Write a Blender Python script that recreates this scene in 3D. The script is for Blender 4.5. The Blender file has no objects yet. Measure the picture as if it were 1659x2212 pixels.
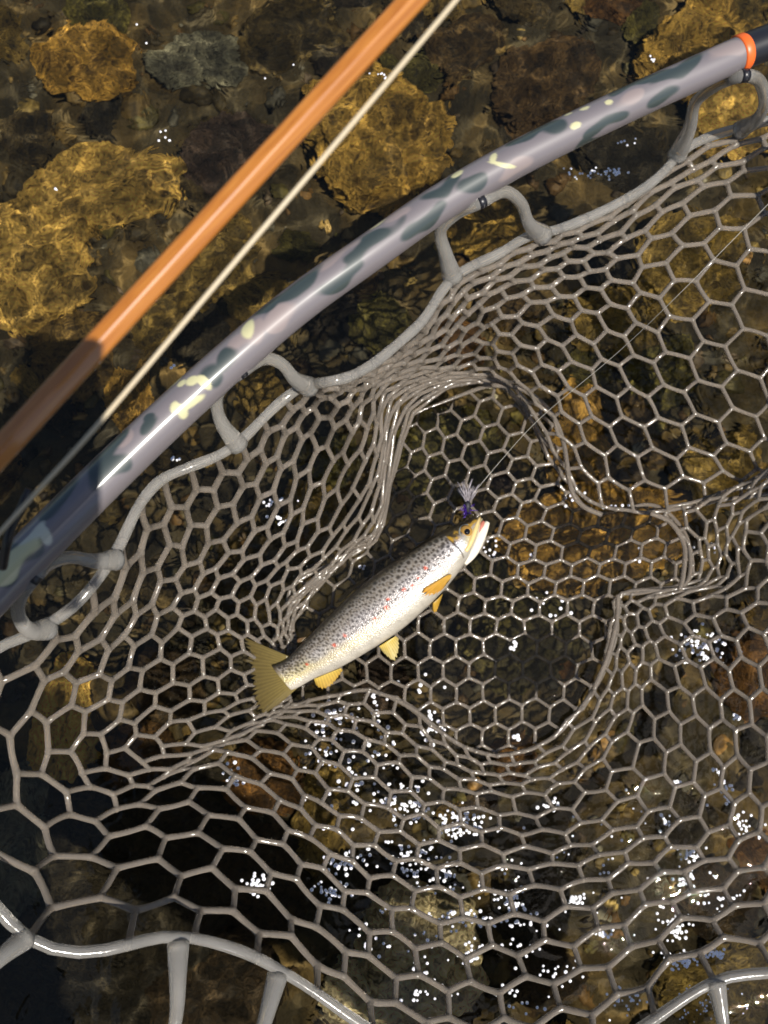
import bpy, bmesh, math, random
import numpy as np
from mathutils import Vector, Matrix, noise as mnoise
random.seed(7); rng = np.random.default_rng(7)
SC = bpy.context.scene
COL = SC.collection

# ------------------------------------------------------------------ camera, sky, sun, exposure
CAM_Z = 0.58; TILT = math.radians(6.0); FPX = 1664.0; CX, CY = 829.5, 1106.0     # photo grid 1659 x 2212
cam_d = bpy.data.cameras.new('camera'); cam = bpy.data.objects.new('camera', cam_d); COL.objects.link(cam)
cam.location = (0, 0, CAM_Z); cam.rotation_euler = (TILT, 0, 0)
cam_d.sensor_fit = 'HORIZONTAL'; cam_d.sensor_width = 36.0; cam_d.lens = 36.0*FPX/1659.0
cam_d.clip_start = 0.02; cam_d.clip_end = 200
cam_d.dof.use_dof = True; cam_d.dof.focus_distance = 0.465; cam_d.dof.aperture_fstop = 12.0
SC.camera = cam

SUN_CAM = Vector(((829.5-205)/FPX, -(1106-760)/FPX, 1.0)).normalized()
RC = Matrix.Rotation(TILT, 3, 'X')
SUN = (RC @ SUN_CAM).normalized()                     # towards the sun
sun_el = math.asin(SUN.z); sun_az = math.atan2(SUN.x, SUN.y)
world = bpy.data.worlds.new('World'); SC.world = world; world.use_nodes = True
wn = world.node_tree; bg = wn.nodes['Background']
sky = wn.nodes.new('ShaderNodeTexSky'); sky.sky_type = 'NISHITA'; sky.sun_disc = False
sky.sun_elevation = sun_el; sky.sun_rotation = sun_az
wn.links.new(sky.outputs[0], bg.inputs[0]); bg.inputs[1].default_value = 0.075
sl = bpy.data.lights.new('sun', 'SUN'); sl.energy = 4.9; sl.angle = math.radians(0.53); sl.color = (1.0, 0.95, 0.87)
so = bpy.data.objects.new('sun', sl); COL.objects.link(so)
so.rotation_euler = SUN.to_track_quat('Z', 'Y').to_euler(); so.location = (0, 0, 5)
sl.cycles.is_caustics_light = True
SC.view_settings.view_transform = 'Standard'; SC.view_settings.look = 'None'
SC.view_settings.gamma = 1.0; SC.view_settings.exposure = 0.3; SC.view_settings.use_curve_mapping = False
cy = SC.cycles
cy.use_denoising = True; cy.max_bounces = 7; cy.transmission_bounces = 6; cy.transparent_max_bounces = 8
cy.glossy_bounces = 2; cy.diffuse_bounces = 2; cy.sample_clamp_indirect = 6.0; cy.blur_glossy = 0.3

WATER_Z = -0.012; BED_Z = -0.24

# ------------------------------------------------------------------ helpers
def P(px, py, z):
    """photo pixel (1659-wide grid) -> point at height z"""
    d = RC @ Vector(((px-CX)/FPX, -(py-CY)/FPX, -1.0))
    t = (z-CAM_Z)/d.z
    return Vector((d.x*t, d.y*t, z))
def PD(px, py, depth):
    """photo pixel at a depth along the camera axis"""
    d = RC @ Vector(((px-CX)/FPX, -(py-CY)/FPX, -1.0))
    return Vector((d.x*depth, d.y*depth, CAM_Z + d.z*depth))
def bed_p(px, py, z=BED_Z):
    """pixel seen through the water surface -> point on the bed (refraction lifts the bed)"""
    w = P(px, py, WATER_Z)
    d = (w - Vector((0, 0, CAM_Z))).normalized()
    sx, sy = d.x/1.33, d.y/1.33
    cz = math.sqrt(max(1e-6, 1-sx*sx-sy*sy)); t = (WATER_Z-z)/cz
    return Vector((w.x+sx*t, w.y+sy*t, z))

def link(o, parent=None):
    COL.objects.link(o)
    if parent is not None: o.parent = parent
    return o
def tag(o, label=None, cat=None, group=None, kind=None):
    if label: o['label'] = label
    if cat: o['category'] = cat
    if group: o['group'] = group
    if kind: o['kind'] = kind
    return o
def empty(name, loc):
    o = bpy.data.objects.new(name, None); o.location = loc; o.empty_display_size = 0.02
    return link(o)

class MB:
    """collects shapes, builds ONE mesh object"""
    def __init__(s): s.v = []; s.f = []; s.c = []
    def n(s): return len(s.v)
    def add(s, verts, faces, cols=None):
        b = len(s.v); s.v.extend(verts); s.f.extend([tuple(i+b for i in q) for q in faces])
        if cols is not None: s.c.extend(cols)
    def tube(s, pts, rad, sides=8, cap=True, closed=False, col=None, phase=0.0):
        pts = [Vector(p) for p in pts]; n = len(pts)
        if isinstance(rad, (int, float)): rad = [rad]*n
        T = []
        for i in range(n):
            if closed: d = pts[(i+1) % n]-pts[i-1]
            else: d = pts[min(i+1, n-1)]-pts[max(i-1, 0)]
            T.append(d.normalized() if d.length > 1e-9 else Vector((0, 0, 1)))
        up = Vector((0, 0, 1)) if abs(T[0].z) < 0.9 else Vector((1, 0, 0))
        N = (up - T[0]*up.dot(T[0])).normalized()
        vs = []; cols = []
        for i in range(n):
            N = (N - T[i]*N.dot(T[i])).normalized(); B = T[i].cross(N)
            for k in range(sides):
                a = 2*math.pi*k/sides + phase
                vs.append(pts[i] + (N*math.cos(a)+B*math.sin(a))*rad[i])
                if col is not None: cols.append(col(i, k) if callable(col) else col)
        fs = []
        m = n if closed else n-1
        for i in range(m):
            j = (i+1) % n
            for k in range(sides):
                k2 = (k+1) % sides
                fs.append((i*sides+k, i*sides+k2, j*sides+k2, j*sides+k))
        if cap and not closed:
            fs.append(tuple(range(sides-1, -1, -1))); fs.append(tuple((n-1)*sides+k for k in range(sides)))
        s.add(vs, fs, cols if col is not None else None)
    def ball(s, c, r, seg=8, rings=5, squash=(1, 1, 1), col=None):
        c = Vector(c); vs = [c+Vector((0, 0, r*squash[2]))]
        for i in range(1, rings):
            th = math.pi*i/rings
            for k in range(seg):
                ph = 2*math.pi*k/seg
                vs.append(c+Vector((r*squash[0]*math.sin(th)*math.cos(ph), r*squash[1]*math.sin(th)*math.sin(ph), r*squash[2]*math.cos(th))))
        vs.append(c-Vector((0, 0, r*squash[2])))
        fs = [(0, 1+k, 1+(k+1) % seg) for k in range(seg)]
        for i in range(rings-2):
            for k in range(seg):
                a = 1+i*seg; k2 = (k+1) % seg
                fs.append((a+k, a+seg+k, a+seg+k2, a+k2))
        a = 1+(rings-2)*seg
        fs += [(len(vs)-1, a+(k+1) % seg, a+k) for k in range(seg)]
        s.add(vs, fs, [col]*len(vs) if col is not None else None)
    def build(s, name, mat, parent=None, smooth=True, origin=None):
        me = bpy.data.meshes.new(name)
        off = Vector(origin) if origin is not None else Vector((0, 0, 0))
        base = parent
        while base is not None: off = off + base.location; base = base.parent
        me.from_pydata([tuple(Vector(v)-off) for v in s.v], [], s.f)
        if smooth: me.polygons.foreach_set('use_smooth', [True]*len(me.polygons))
        if s.c and len(s.c) == len(s.v):
            ca = me.color_attributes.new('Col', 'FLOAT_COLOR', 'POINT')
            ca.data.foreach_set('color', np.array([tuple(c)[:3]+(1.0,) for c in s.c], dtype=np.float32).ravel())
        me.update()
        o = bpy.data.objects.new(name, me); link(o, parent)
        if origin is not None: o.location = origin
        if mat: me.materials.append(mat)
        return o

def spline(pts, n, closed=False):
    """Catmull-Rom resample by arc length; pts any-dim"""
    A = np.array([tuple(p) for p in pts], float); m = len(A)
    out = []
    segs = m if closed else m-1
    for i in range(segs):
        p0 = A[(i-1) % m] if (closed or i > 0) else 2*A[0]-A[1]
        p1 = A[i]; p2 = A[(i+1) % m]
        p3 = A[(i+2) % m] if (closed or i+2 < m) else 2*A[-1]-A[-2]
        t = np.linspace(0, 1, 17)[:-1, None]
        out.append(0.5*((2*p1)+(-p0+p2)*t+(2*p0-5*p1+4*p2-p3)*t**2+(-p0+3*p1-3*p2+p3)*t**3))
    out = np.vstack(out+[A[:1] if closed else A[-1:]])
    L = np.r_[0, np.cumsum(np.linalg.norm(np.diff(out, axis=0), axis=1))]
    q = np.linspace(0, L[-1], n+1)[:-1] if closed else np.linspace(0, L[-1], n)
    return np.stack([np.interp(q, L, out[:, k]) for k in range(A.shape[1])], 1)

def mat(name):
    m = bpy.data.materials.new(name); m.use_nodes = True
    nt = m.node_tree; b = nt.nodes['Principled BSDF']
    return m, nt, b
def N(nt, t, **kw):
    n = nt.nodes.new(t)
    for k, v in kw.items(): setattr(n, k, v)
    return n
def simple(name, col, rough=0.5, metal=0.0, spec=0.5, **kw):
    m, nt, b = mat(name)
    b.inputs['Base Color'].default_value = (*col, 1); b.inputs['Roughness'].default_value = rough
    b.inputs['Metallic'].default_value = metal; b.inputs['Specular IOR Level'].default_value = spec
    for k, v in kw.items(): b.inputs[k].default_value = v
    return m
def ramp(nt, stops):
    r = N(nt, 'ShaderNodeValToRGB'); e = r.color_ramp.elements
    while len(e) < len(stops): e.new(0.5)
    for i, (p, c) in enumerate(stops): e[i].position = p; e[i].color = (*c, 1)
    return r
def noise(nt, scale, detail=4, rough=0.55, dist=0.0, coord='Object', vec=None):
    n = N(nt, 'ShaderNodeTexNoise'); n.inputs['Scale'].default_value = scale
    n.inputs['Detail'].default_value = detail; n.inputs['Roughness'].default_value = rough; n.inputs['Distortion'].default_value = dist
    if vec is None:
        tc = N(nt, 'ShaderNodeTexCoord'); vec = tc.outputs[coord]
    nt.links.new(vec, n.inputs['Vector'])
    return n
def bump(nt, b, src, strength, dist):
    bp = N(nt, 'ShaderNodeBump'); bp.inputs['Strength'].default_value = strength; bp.inputs['Distance'].default_value = dist
    nt.links.new(src, bp.inputs['Height']); nt.links.new(bp.outputs[0], b.inputs['Normal'])
    return bp

# ------------------------------------------------------------------ materials
def rubber_mat(name, col, trans):
    m, nt, b = mat(name)
    b.inputs['Base Color'].default_value = (*col, 1)
    b.inputs['Roughness'].default_value = 0.11; b.inputs['IOR'].default_value = 1.42
    b.inputs['Transmission Weight'].default_value = trans
    nz = noise(nt, 300, 2); bump(nt, b, nz.outputs[0], 0.15, 0.0006)
    r = ramp(nt, [(0.3, tuple(c*0.8 for c in col)), (0.7, col)])
    n2 = noise(nt, 60, 3); nt.links.new(n2.outputs[0], r.inputs[0]); nt.links.new(r.outputs[0], b.inputs['Base Color'])
    return m
M_RUB = rubber_mat('clear_rubber', (0.47, 0.405, 0.335), 0.70)
M_RUB2 = rubber_mat('clear_rubber_thick', (0.68, 0.65, 0.60), 0.76)

m, nt, b = mat('camo_frame')
ca = N(nt, 'ShaderNodeVertexColor'); ca.layer_name = 'Col'
nt.links.new(ca.outputs[0], b.inputs['Base Color'])
b.inputs['Roughness'].default_value = 0.5; b.inputs['Coat Weight'].default_value = 0.85; b.inputs['Coat Roughness'].default_value = 0.16
M_CAMO = m
M_BLACK = simple('black_rubber_grip', (0.012, 0.012, 0.016), 0.35)
M_ORANGE = simple('orange_band', (0.75, 0.13, 0.02), 0.4)

m, nt, b = mat('varnished_cane')
tc = N(nt, 'ShaderNodeTexCoord'); mp = N(nt, 'ShaderNodeMapping'); mp.vector_type = 'TEXTURE'; mp.inputs['Rotation'].default_value = (0, 0, math.radians(47.7)); mp.inputs['Scale'].default_value = (0.09, 0.0006, 0.0006)
nt.links.new(tc.outputs['Object'], mp.inputs[0])
nz = noise(nt, 1.0, 3, vec=mp.outputs[0])
r = ramp(nt, [(0.25, (0.27, 0.080, 0.008)), (0.5, (0.41, 0.145, 0.018)), (0.8, (0.52, 0.22, 0.04))])
nt.links.new(nz.outputs[0], r.inputs[0]); nt.links.new(r.outputs[0], b.inputs['Base Color'])
b.inputs['Roughness'].default_value = 0.4; b.inputs['Coat Weight'].default_value = 1.0; b.inputs['Coat Roughness'].default_value = 0.06
M_CANE = m
M_LINE = simple('cream_line', (0.60, 0.50, 0.34), 0.4)

# stones: object colour + algae + mottling
def stone_mat(name):
    m, nt, b = mat(name)
    oi = N(nt, 'ShaderNodeObjectInfo')
    tc = N(nt, 'ShaderNodeTexCoord')
    ad = N(nt, 'ShaderNodeVectorMath', operation='ADD'); nt.links.new(tc.outputs['Object'], ad.inputs[0])
    sc_ = N(nt, 'ShaderNodeVectorMath', operation='SCALE'); sc_.inputs['Scale'].default_value = 37.0
    cmb = N(nt, 'ShaderNodeCombineXYZ')
    for i in range(3): nt.links.new(oi.outputs['Random'], cmb.inputs[i])
    nt.links.new(cmb.outputs[0], sc_.inputs[0]); nt.links.new(sc_.outputs[0], ad.inputs[1])
    n1 = noise(nt, 2.2, 6, 0.62, 0.6, vec=ad.outputs[0]); n2 = noise(nt, 9, 5, 0.65, 0.3, vec=ad.outputs[0])
    r1 = ramp(nt, [(0.28, (0.30, 0.27, 0.22)), (0.46, (1.0, 0.97, 0.92)), (0.66, (1.7, 1.62, 1.4))])
    nt.links.new(n1.outputs[0], r1.inputs[0])
    mx = N(nt, 'ShaderNodeMix', data_type='RGBA', blend_type='MULTIPLY'); mx.inputs[0].default_value = 1.0
    nt.links.new(oi.outputs['Color'], mx.inputs[6]); nt.links.new(r1.outputs[0], mx.inputs[7])
    r2 = ramp(nt, [(0.34, (0.16, 0.12, 0.07)), (0.46, (1.0, 0.96, 0.88)), (0.60, (1.8, 1.75, 1.6))])
    nt.links.new(n2.outputs[0], r2.inputs[0])
    mx2 = N(nt, 'ShaderNodeMix', data_type='RGBA', blend_type='MULTIPLY'); mx2.inputs[0].default_value = 0.85
    nt.links.new(mx.outputs[2], mx2.inputs[6]); nt.links.new(r2.outputs[0], mx2.inputs[7])
    nt.links.new(mx2.outputs[2], b.inputs['Base Color']); b.inputs['Roughness'].default_value = 0.75
    bump(nt, b, n2.outputs[0], 1.0, 0.22)
    return m
M_STONE = stone_mat('algae_stone')

m, nt, b = mat('bed_silt')
n1 = noise(nt, 9, 7, 0.65, 0.8); n2 = noise(nt, 60, 4, 0.6)
r = ramp(nt, [(0.3, (0.008, 0.007, 0.004)), (0.48, (0.034, 0.026, 0.011)), (0.6, (0.085, 0.057, 0.018)), (0.75, (0.17, 0.11, 0.034))])
nt.links.new(n1.outputs[0], r.inputs[0]); nt.links.new(r.outputs[0], b.inputs['Base Color'])
b.inputs['Roughness'].default_value = 0.9; bump(nt, b, n2.outputs[0], 0.8, 0.01)
M_BED = m
m, nt, b = mat('gravel_pebbles')
ca = N(nt, 'ShaderNodeVertexColor'); ca.layer_name = 'Col'
n2 = noise(nt, 150, 4, 0.6); r = ramp(nt, [(0.35, (0.35, 0.35, 0.35)), (0.65, (1.2, 1.2, 1.2))]); nt.links.new(n2.outputs[0], r.inputs[0])
mx = N(nt, 'ShaderNodeMix', data_type='RGBA', blend_type='MULTIPLY'); mx.inputs[0].default_value = 1.0
nt.links.new(ca.outputs[0], mx.inputs[6]); nt.links.new(r.outputs[0], mx.inputs[7]); nt.links.new(mx.outputs[2], b.inputs['Base Color'])
b.inputs['Roughness'].default_value = 0.7; bump(nt, b, n2.outputs[0], 0.5, 0.004)
M_GRAVEL = m

m = bpy.data.materials.new('stream_water'); m.use_nodes = True; nt = m.node_tree
for n_ in list(nt.nodes):
    if n_.type == 'BSDF_PRINCIPLED': nt.nodes.remove(n_)
gl = N(nt, 'ShaderNodeBsdfGlass'); gl.inputs['IOR'].default_value = 1.33; gl.inputs['Roughness'].default_value = 0.0
gl.inputs['Color'].default_value = (1.0, 0.96, 0.83, 1)
nz = noise(nt, 48, 2, 0.45, 0.8); bp = N(nt, 'ShaderNodeBump'); bp.inputs['Strength'].default_value = 0.26; bp.inputs['Distance'].default_value = 0.004
nt.links.new(nz.outputs[0], bp.inputs['Height']); nt.links.new(bp.outputs[0], gl.inputs['Normal'])
nt.links.new(gl.outputs[0], nt.nodes['Material Output'].inputs[0])
M_WATER = m

# ------------------------------------------------------------------ stream bed, gravel, stones, water
def axis(lo, hi, step, far, nfar):
    mid = np.arange(lo, hi+1e-6, step)
    g = (np.linspace(0, 1, nfar+1)[1:])**2.2
    return np.r_[(lo-g*far)[::-1], mid, hi+g*far]
def grid_obj(name, xs, ys, zf, material):
    X, Y = np.meshgrid(xs, ys); Z = zf(X, Y)
    nx, ny = len(xs), len(ys)
    V = np.stack([X, Y, Z], -1).reshape(-1, 3)
    i = np.arange((ny-1)*(nx-1)); rr, cc = i//(nx-1), i % (nx-1); a = rr*nx+cc
    F = np.stack([a, a+1, a+nx+1, a+nx], 1)
    me = bpy.data.meshes.new(name); me.from_pydata(V.tolist(), [], F.tolist())
    me.polygons.foreach_set('use_smooth', [True]*len(me.polygons)); me.materials.append(material); me.update()
    return link(bpy.data.objects.new(name, me))
def vnoise(X, Y, seed, wl):
    r = np.random.default_rng(seed); out = np.zeros_like(X)
    for k in range(9):
        a = r.uniform(0, 2*np.pi); l = wl*r.uniform(0.6, 1.7); ph = r.uniform(0, 6.28)
        out += np.sin((X*np.cos(a)+Y*np.sin(a))*2*np.pi/l+ph+1.3*np.sin((X*np.sin(a)-Y*np.cos(a))*2*np.pi/(l*1.7)+ph*2))
    return out/4.2
bed = grid_obj('stream_bed', axis(-0.7, 0.7, 0.012, 30, 24), axis(-0.7, 0.9, 0.012, 30, 24),
               lambda X, Y: BED_Z-0.012+0.010*vnoise(X, Y, 3, 0.16)+0.004*vnoise(X, Y, 4, 0.05), M_BED)
tag(bed, 'brown silty stream bed under the shallow water', kind='structure')

def waves(X, Y):
    fade = np.exp(-(np.maximum(0, np.hypot(X, Y)-0.8)/1.0)**2)
    z = 0.0012*vnoise(X, Y, 21, 0.13)+0.00048*vnoise(X, Y, 22, 0.05)+0.00010*vnoise(X, Y, 23, 0.02)
    return WATER_Z+z*fade
water = grid_obj('stream_water', axis(-0.62, 0.62, 0.0042, 30, 20), axis(-0.62, 0.78, 0.0042, 30, 20), waves, M_WATER)
tag(water, 'clear shallow stream water with small ripples', kind='structure')
water.cycles.is_caustics_caster = True

def stone_mesh(name, seed, sub=5):
    bm = bmesh.new(); bmesh.ops.create_icosphere(bm, subdivisions=sub, radius=1.0)
    o = Vector((seed*7.3, seed*3.1, seed*1.7))
    for v in bm.verts:
        d = v.co.normalized()
        k = 1+0.36*mnoise.noise(d*1.2+o)+0.20*mnoise.noise(d*2.6+o)+0.10*mnoise.noise(d*5.5+o)+0.06*mnoise.noise(d*11+o)
        f = 1.0-0.18*abs(d.z)**3
        v.co = d*k*f
    me = bpy.data.meshes.new(name); bm.to_mesh(me); bm.free()
    me.polygons.foreach_set('use_smooth', [True]*len(me.polygons)); me.materials.append(M_STONE)
    return me
STM = [stone_mesh('river_stone', i+1) for i in range(7)]
GOLD = (0.86, 0.60, 0.18); OLIVE = (0.33, 0.24, 0.07); DARK = (0.05, 0.042, 0.026); RUST = (0.22, 0.11, 0.03)
PALE = (0.85, 0.78, 0.58); GREY = (0.20, 0.21, 0.185); MOSS = (0.14, 0.13, 0.03); PURP = (0.085, 0.06, 0.055)
placed = []
def stone(px, py, rx, ry, rot, col, label, group=None, hz=0.55, mi=None):
    p = bed_p(px, py, BED_Z+0.01); s = (p-Vector((0, 0, CAM_Z))).length/FPX*0.93
    o = bpy.data.objects.new('river_stone', STM[random.randrange(7) if mi is None else mi]); link(o)
    sx, sy = rx*s, ry*s; sz = min(sx, sy)*hz
    o.location = (p.x, p.y, BED_Z-0.012+sz*0.45); o.scale = (sx, sy, sz)
    o.rotation_euler = (random.uniform(-.12, .12), random.uniform(-.12, .12), math.radians(rot))
    j = random.uniform(0.9, 1.1); o.color = (col[0]*j, col[1]*j, col[2]*j, 1)
    tag(o, label, 'stone', group); placed.append((px, py, (rx+ry)/2))
    return o
stone(225, 405, 150, 82, 8, GOLD, 'wide bright gold algae stone beyond the fly rod with ripples over it')
stone(60, 570, 115, 115, 20, GOLD, 'rounded pale gold stone left of the fly rod, below the wide rippled one')
stone(180, 120, 95, 72, -10, (0.60, 0.37, 0.08), 'gold mossy stone alone in dark water far beyond the fly rod')
stone(800, 300, 135, 145, 30, (0.60, 0.40, 0.10), 'large round olive gold stone between fly line and net frame')
stone(1530, 95, 120, 90, 25, (0.66, 0.44, 0.11), 'large gold stone behind the black grip of the net')
stone(1600, 235, 80, 95, 60, GOLD, 'gold stone showing through the loop beside the orange band')
stone(440, 560, 120, 80, 30, OLIVE, 'olive stone under the middle of the fly rod')
stone(560, 640, 90, 60, -30, OLIVE, 'small olive stone between the fly line and the net frame')
stone(330, 690, 85, 55, 40, OLIVE, 'low olive stone under the fly rod next to its shaded end')
stone(270, 850, 55, 85, 10, (0.66, 0.42, 0.10), 'narrow gold stone under the end of the sunlit fly line')
stone(125, 1570, 62, 125, -8, (0.85, 0.60, 0.18), 'tall yellow stone seen through the big mesh cells near the net rim', hz=0.8)
stone(25, 1810, 75, 140, 5, GREY, 'smooth grey green slab at the shaded corner of the net')
stone(905, 2040, 105, 115, 20, PALE, 'pale cream stone under the bubbles at the near wall of the bag', hz=1.1)
stone(850, 2175, 130, 80, -15, PALE, 'pale mottled stone beside the round cream one')
stone(1280, 1160, 190, 105, 4, (0.60, 0.37, 0.09), 'big ochre stone below the fold in the bag right of the fish')
stone(1245, 940, 62, 120, -12, (0.58, 0.36, 0.09), 'ochre stone under the seam of the bag above the fold')
stone(1560, 1010, 90, 80, 0, OLIVE, 'olive stone under the flat mesh right of the fold')
stone(1480, 560, 110, 90, 20, OLIVE, 'olive stone under the stretched upper wall of the bag')
stone(1330, 690, 90, 75, -20, (0.45, 0.33, 0.10), 'mottled tan stone under the upper wall of the bag')
stone(1440, 800, 80, 70, 10, MOSS, 'mossy green stone under the flat honeycomb mesh')
stone(1070, 500, 85, 70, 0, (0.48, 0.33, 0.08), 'gold brown stone framed by the middle rubber loop')
stone(960, 980, 120, 95, 10, MOSS, 'mossy green stone under the bag floor above the fish')
stone(1130, 1380, 130, 90, 12, (0.10, 0.09, 0.022), 'dark moss stone under the bag floor beside the belly of the fish')
stone(1640, 1460, 70, 90, 0, RUST, 'rusty orange stone at the side of the glint cluster')
stone(560, 1690, 80, 70, 0, (0.20, 0.10, 0.025), 'brown orange stone under the wall below the tail')
stone(700, 1760, 60, 110, -10, OLIVE, 'upright olive stone among the bubbles below the tail')
stone(280, 1640, 80, 60, 20, (0.14, 0.075, 0.02), 'rust brown stone next to the tall yellow one')
stone(1000, 90, 85, 60, 15, (0.13, 0.085, 0.03), 'brown stone beside the top of the fly line')
stone(870, 160, 60, 50, 0, MOSS, 'small green stone touching the fly line shadow')
stone(1340, 320, 90, 60, -25, DARK, 'dark stone below the net frame by a row of bubbles')
stone(1180, 180, 100, 80, 30, (0.12, 0.075, 0.03), 'brown streaked stone beyond the middle of the net frame')
stone(430, 120, 90, 60, 0, GREY, 'dull grey stone beyond the fly rod')
stone(620, 60, 100, 60, 20, (0.12, 0.09, 0.03), 'low brown stone beyond the upper half of the fly rod')
stone(500, 320, 90, 70, 10, PURP, 'dark violet brown stone beside the fly rod')
stone(1560, 2130, 110, 80, 10, (0.2, 0.15, 0.04), 'olive stone under the near rim of the bag')
BLK = (0.035, 0.029, 0.018)  # dark stones laid in this corner to stand in for the angler's shade
stone(300, 1945, 185, 150, 10, BLK, 'big nearly black slab added for darkness under the largest mesh cells by the near rim', hz=.4)
stone(120, 2120, 170, 120, -20, BLK, 'dark slab added for darkness under the near rim at the shaded corner of the bag', hz=.4)
stone(440, 2130, 140, 100, 15, (0.06, 0.04, 0.02), 'dark brown slab added for darkness below the near rim between two rubber loops', hz=.4)
stone(370, 1770, 140, 90, 25, BLK, 'dark flat stone added for darkness between the brown orange stone and the black slab', hz=.4)
stone(540, 1900, 110, 100, 0, (0.05, 0.036, 0.018), 'dark stone added for darkness with a glint cluster over it beside the black slab', hz=.45)
stone(150, 1760, 95, 80, 0, BLK, 'small black stone added for darkness between the tall yellow stone and the grey slab', hz=.4)
filler = [DARK, DARK, OLIVE, PURP, MOSS, (0.15, 0.10, 0.035), (0.22, 0.15, 0.045), RUST, (0.10, 0.075, 0.03)]
tries = 0; nf = 0
SHADE = {DARK: 'dark brown', OLIVE: 'olive', PURP: 'violet brown', MOSS: 'moss green', RUST: 'rusty orange'}
named = [(o.location.copy(), o['label']) for o in SC.objects if o.name.startswith('river_stone')]
def cobble_label(x, y, r_, c):
    p = bed_p(x, y); near = sorted(named, key=lambda q_: (q_[0]-p).length)[:2]
    head = ' and '.join(' '.join(q_[1].split(' stone')[0].split(' slab')[0].split()[:3]) for q_ in near)
    return '%s %s cobble between the %s stones' % ('small' if r_ < 42 else 'medium' if r_ < 58 else 'larger', SHADE.get(c, 'tan' if c[0] > .2 else 'brown'), head)
while nf < 150 and tries < 4000:
    tries += 1
    x, y, r_ = random.uniform(-260, 1920), random.uniform(-260, 2470), random.uniform(26, 75)
    if any((x-a)**2+(y-b_)**2 < (0.72*(r_+c))**2 for a, b_, c in placed): continue
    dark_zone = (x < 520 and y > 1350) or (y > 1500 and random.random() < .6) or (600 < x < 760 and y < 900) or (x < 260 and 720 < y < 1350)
    c = random.choice([DARK, (0.03, 0.026, 0.016), (0.04, 0.03, 0.02), (0.06, 0.038, 0.016)]) if dark_zone and (random.random() < .8 or (x < 640 and y > 1650)) else random.choice(filler)  # near left cobbles forced dark, shade put into their colour
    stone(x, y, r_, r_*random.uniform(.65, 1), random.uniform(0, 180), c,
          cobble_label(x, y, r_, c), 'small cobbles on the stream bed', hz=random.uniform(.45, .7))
    nf += 1

# gravel: thousands of pebbles, one object
ico = bmesh.new(); bmesh.ops.create_icosphere(ico, subdivisions=1, radius=1.0)
IV = np.array([v.co[:] for v in ico.verts]); IF = np.array([[v.index for v in f.verts] for f in ico.faces]); ico.free()
NG = 5200
pos = np.stack([rng.uniform(-0.75, 0.75, NG), rng.uniform(-0.75, 0.9, NG)], 1)
size = rng.lognormal(math.log(0.0058), 0.5, NG).clip(0.002, 0.018)
gv = IV[None]*(1+rng.uniform(-.22, .22, (NG, len(IV), 1)))*size[:, None, None]*np.stack([np.ones(NG), rng.uniform(.6, 1, NG), rng.uniform(.35, .7, NG)], 1)[:, None]
ang = rng.uniform(0, 6.28, NG); ca_, sa_ = np.cos(ang)[:, None], np.sin(ang)[:, None]
gx = gv[..., 0]*ca_-gv[..., 1]*sa_; gy = gv[..., 0]*sa_+gv[..., 1]*ca_
zb = BED_Z-0.010+0.010*vnoise(pos[:, 0], pos[:, 1], 3, 0.16)
GV = np.stack([gx+pos[:, :1], gy+pos[:, 1:], gv[..., 2]+zb[:, None]], -1).reshape(-1, 3)
GF = (IF[None]+(np.arange(NG)*len(IV))[:, None, None]).reshape(-1, 3)
pal = np.array([DARK, OLIVE, (0.24, 0.16, 0.05), RUST, PURP, (0.34, 0.22, 0.06), GREY, MOSS, DARK])
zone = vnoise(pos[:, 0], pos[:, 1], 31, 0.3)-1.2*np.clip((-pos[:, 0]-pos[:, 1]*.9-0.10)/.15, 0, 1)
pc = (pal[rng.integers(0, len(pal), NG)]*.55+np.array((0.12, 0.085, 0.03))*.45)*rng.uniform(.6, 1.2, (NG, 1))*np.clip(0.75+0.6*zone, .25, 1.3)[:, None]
me = bpy.data.meshes.new('gravel'); me.from_pydata(GV.tolist(), [], GF.tolist())
at_ = me.color_attributes.new('Col', 'FLOAT_COLOR', 'POINT')
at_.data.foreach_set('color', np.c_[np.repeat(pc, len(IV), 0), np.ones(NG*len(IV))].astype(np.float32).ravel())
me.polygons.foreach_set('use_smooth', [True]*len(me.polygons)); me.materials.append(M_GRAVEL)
gravel = link(bpy.data.objects.new('gravel', me)); tag(gravel, 'fine brown and gold gravel between the stones of the bed', 'gravel', kind='stuff')

# ------------------------------------------------------------------ landing net
net = empty('landing_net', P(830, 1300, 0.0))
tag(net, 'camouflage landing net with clear rubber honeycomb bag holding the trout', 'landing net')
FR = 0.0102
fr_px = [(1659, 92, .203), (1500, 160, .203), (1300, 252, .203), (1100, 352, .203), (950, 440, .203), (800, 545, .204), (650, 652, .205), (500, 778, .207),
         (350, 915, .209), (230, 1030, .211), (120, 1140, .213), (0, 1262, .215), (-120, 1400, .217), (-240, 1610, .22), (-300, 1880, .218), (-260, 2180, .21),
         (-80, 2430, .195), (260, 2590, .17), (680, 2660, .14), (1120, 2640, .115), (1560, 2540, .10), (1950, 2330, .095), (2230, 1990, .10),
         (2370, 1560, .115), (2360, 1120, .14), (2250, 720, .165), (2070, 340, .188), (1910, 125, .20), (1800, 60, .203)]
frame_pts = spline([P(*q) for q in fr_px], 900, closed=True)
def px_of(v):
    q = RC.transposed() @ (Vector(v)-Vector((0, 0, CAM_Z))); return CX+FPX*q.x/-q.z, CY-FPX*q.y/-q.z
fpx = np.array([px_of(p) for p in frame_pts])
grip0 = [i for i in range(900) if fpx[i, 0] > 1604 and fpx[i, 1] < 420 and fpx[i, 0] < 2030]
gs = set(grip0)
camo_idx = [i for i in range(900) if i not in gs]
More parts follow.
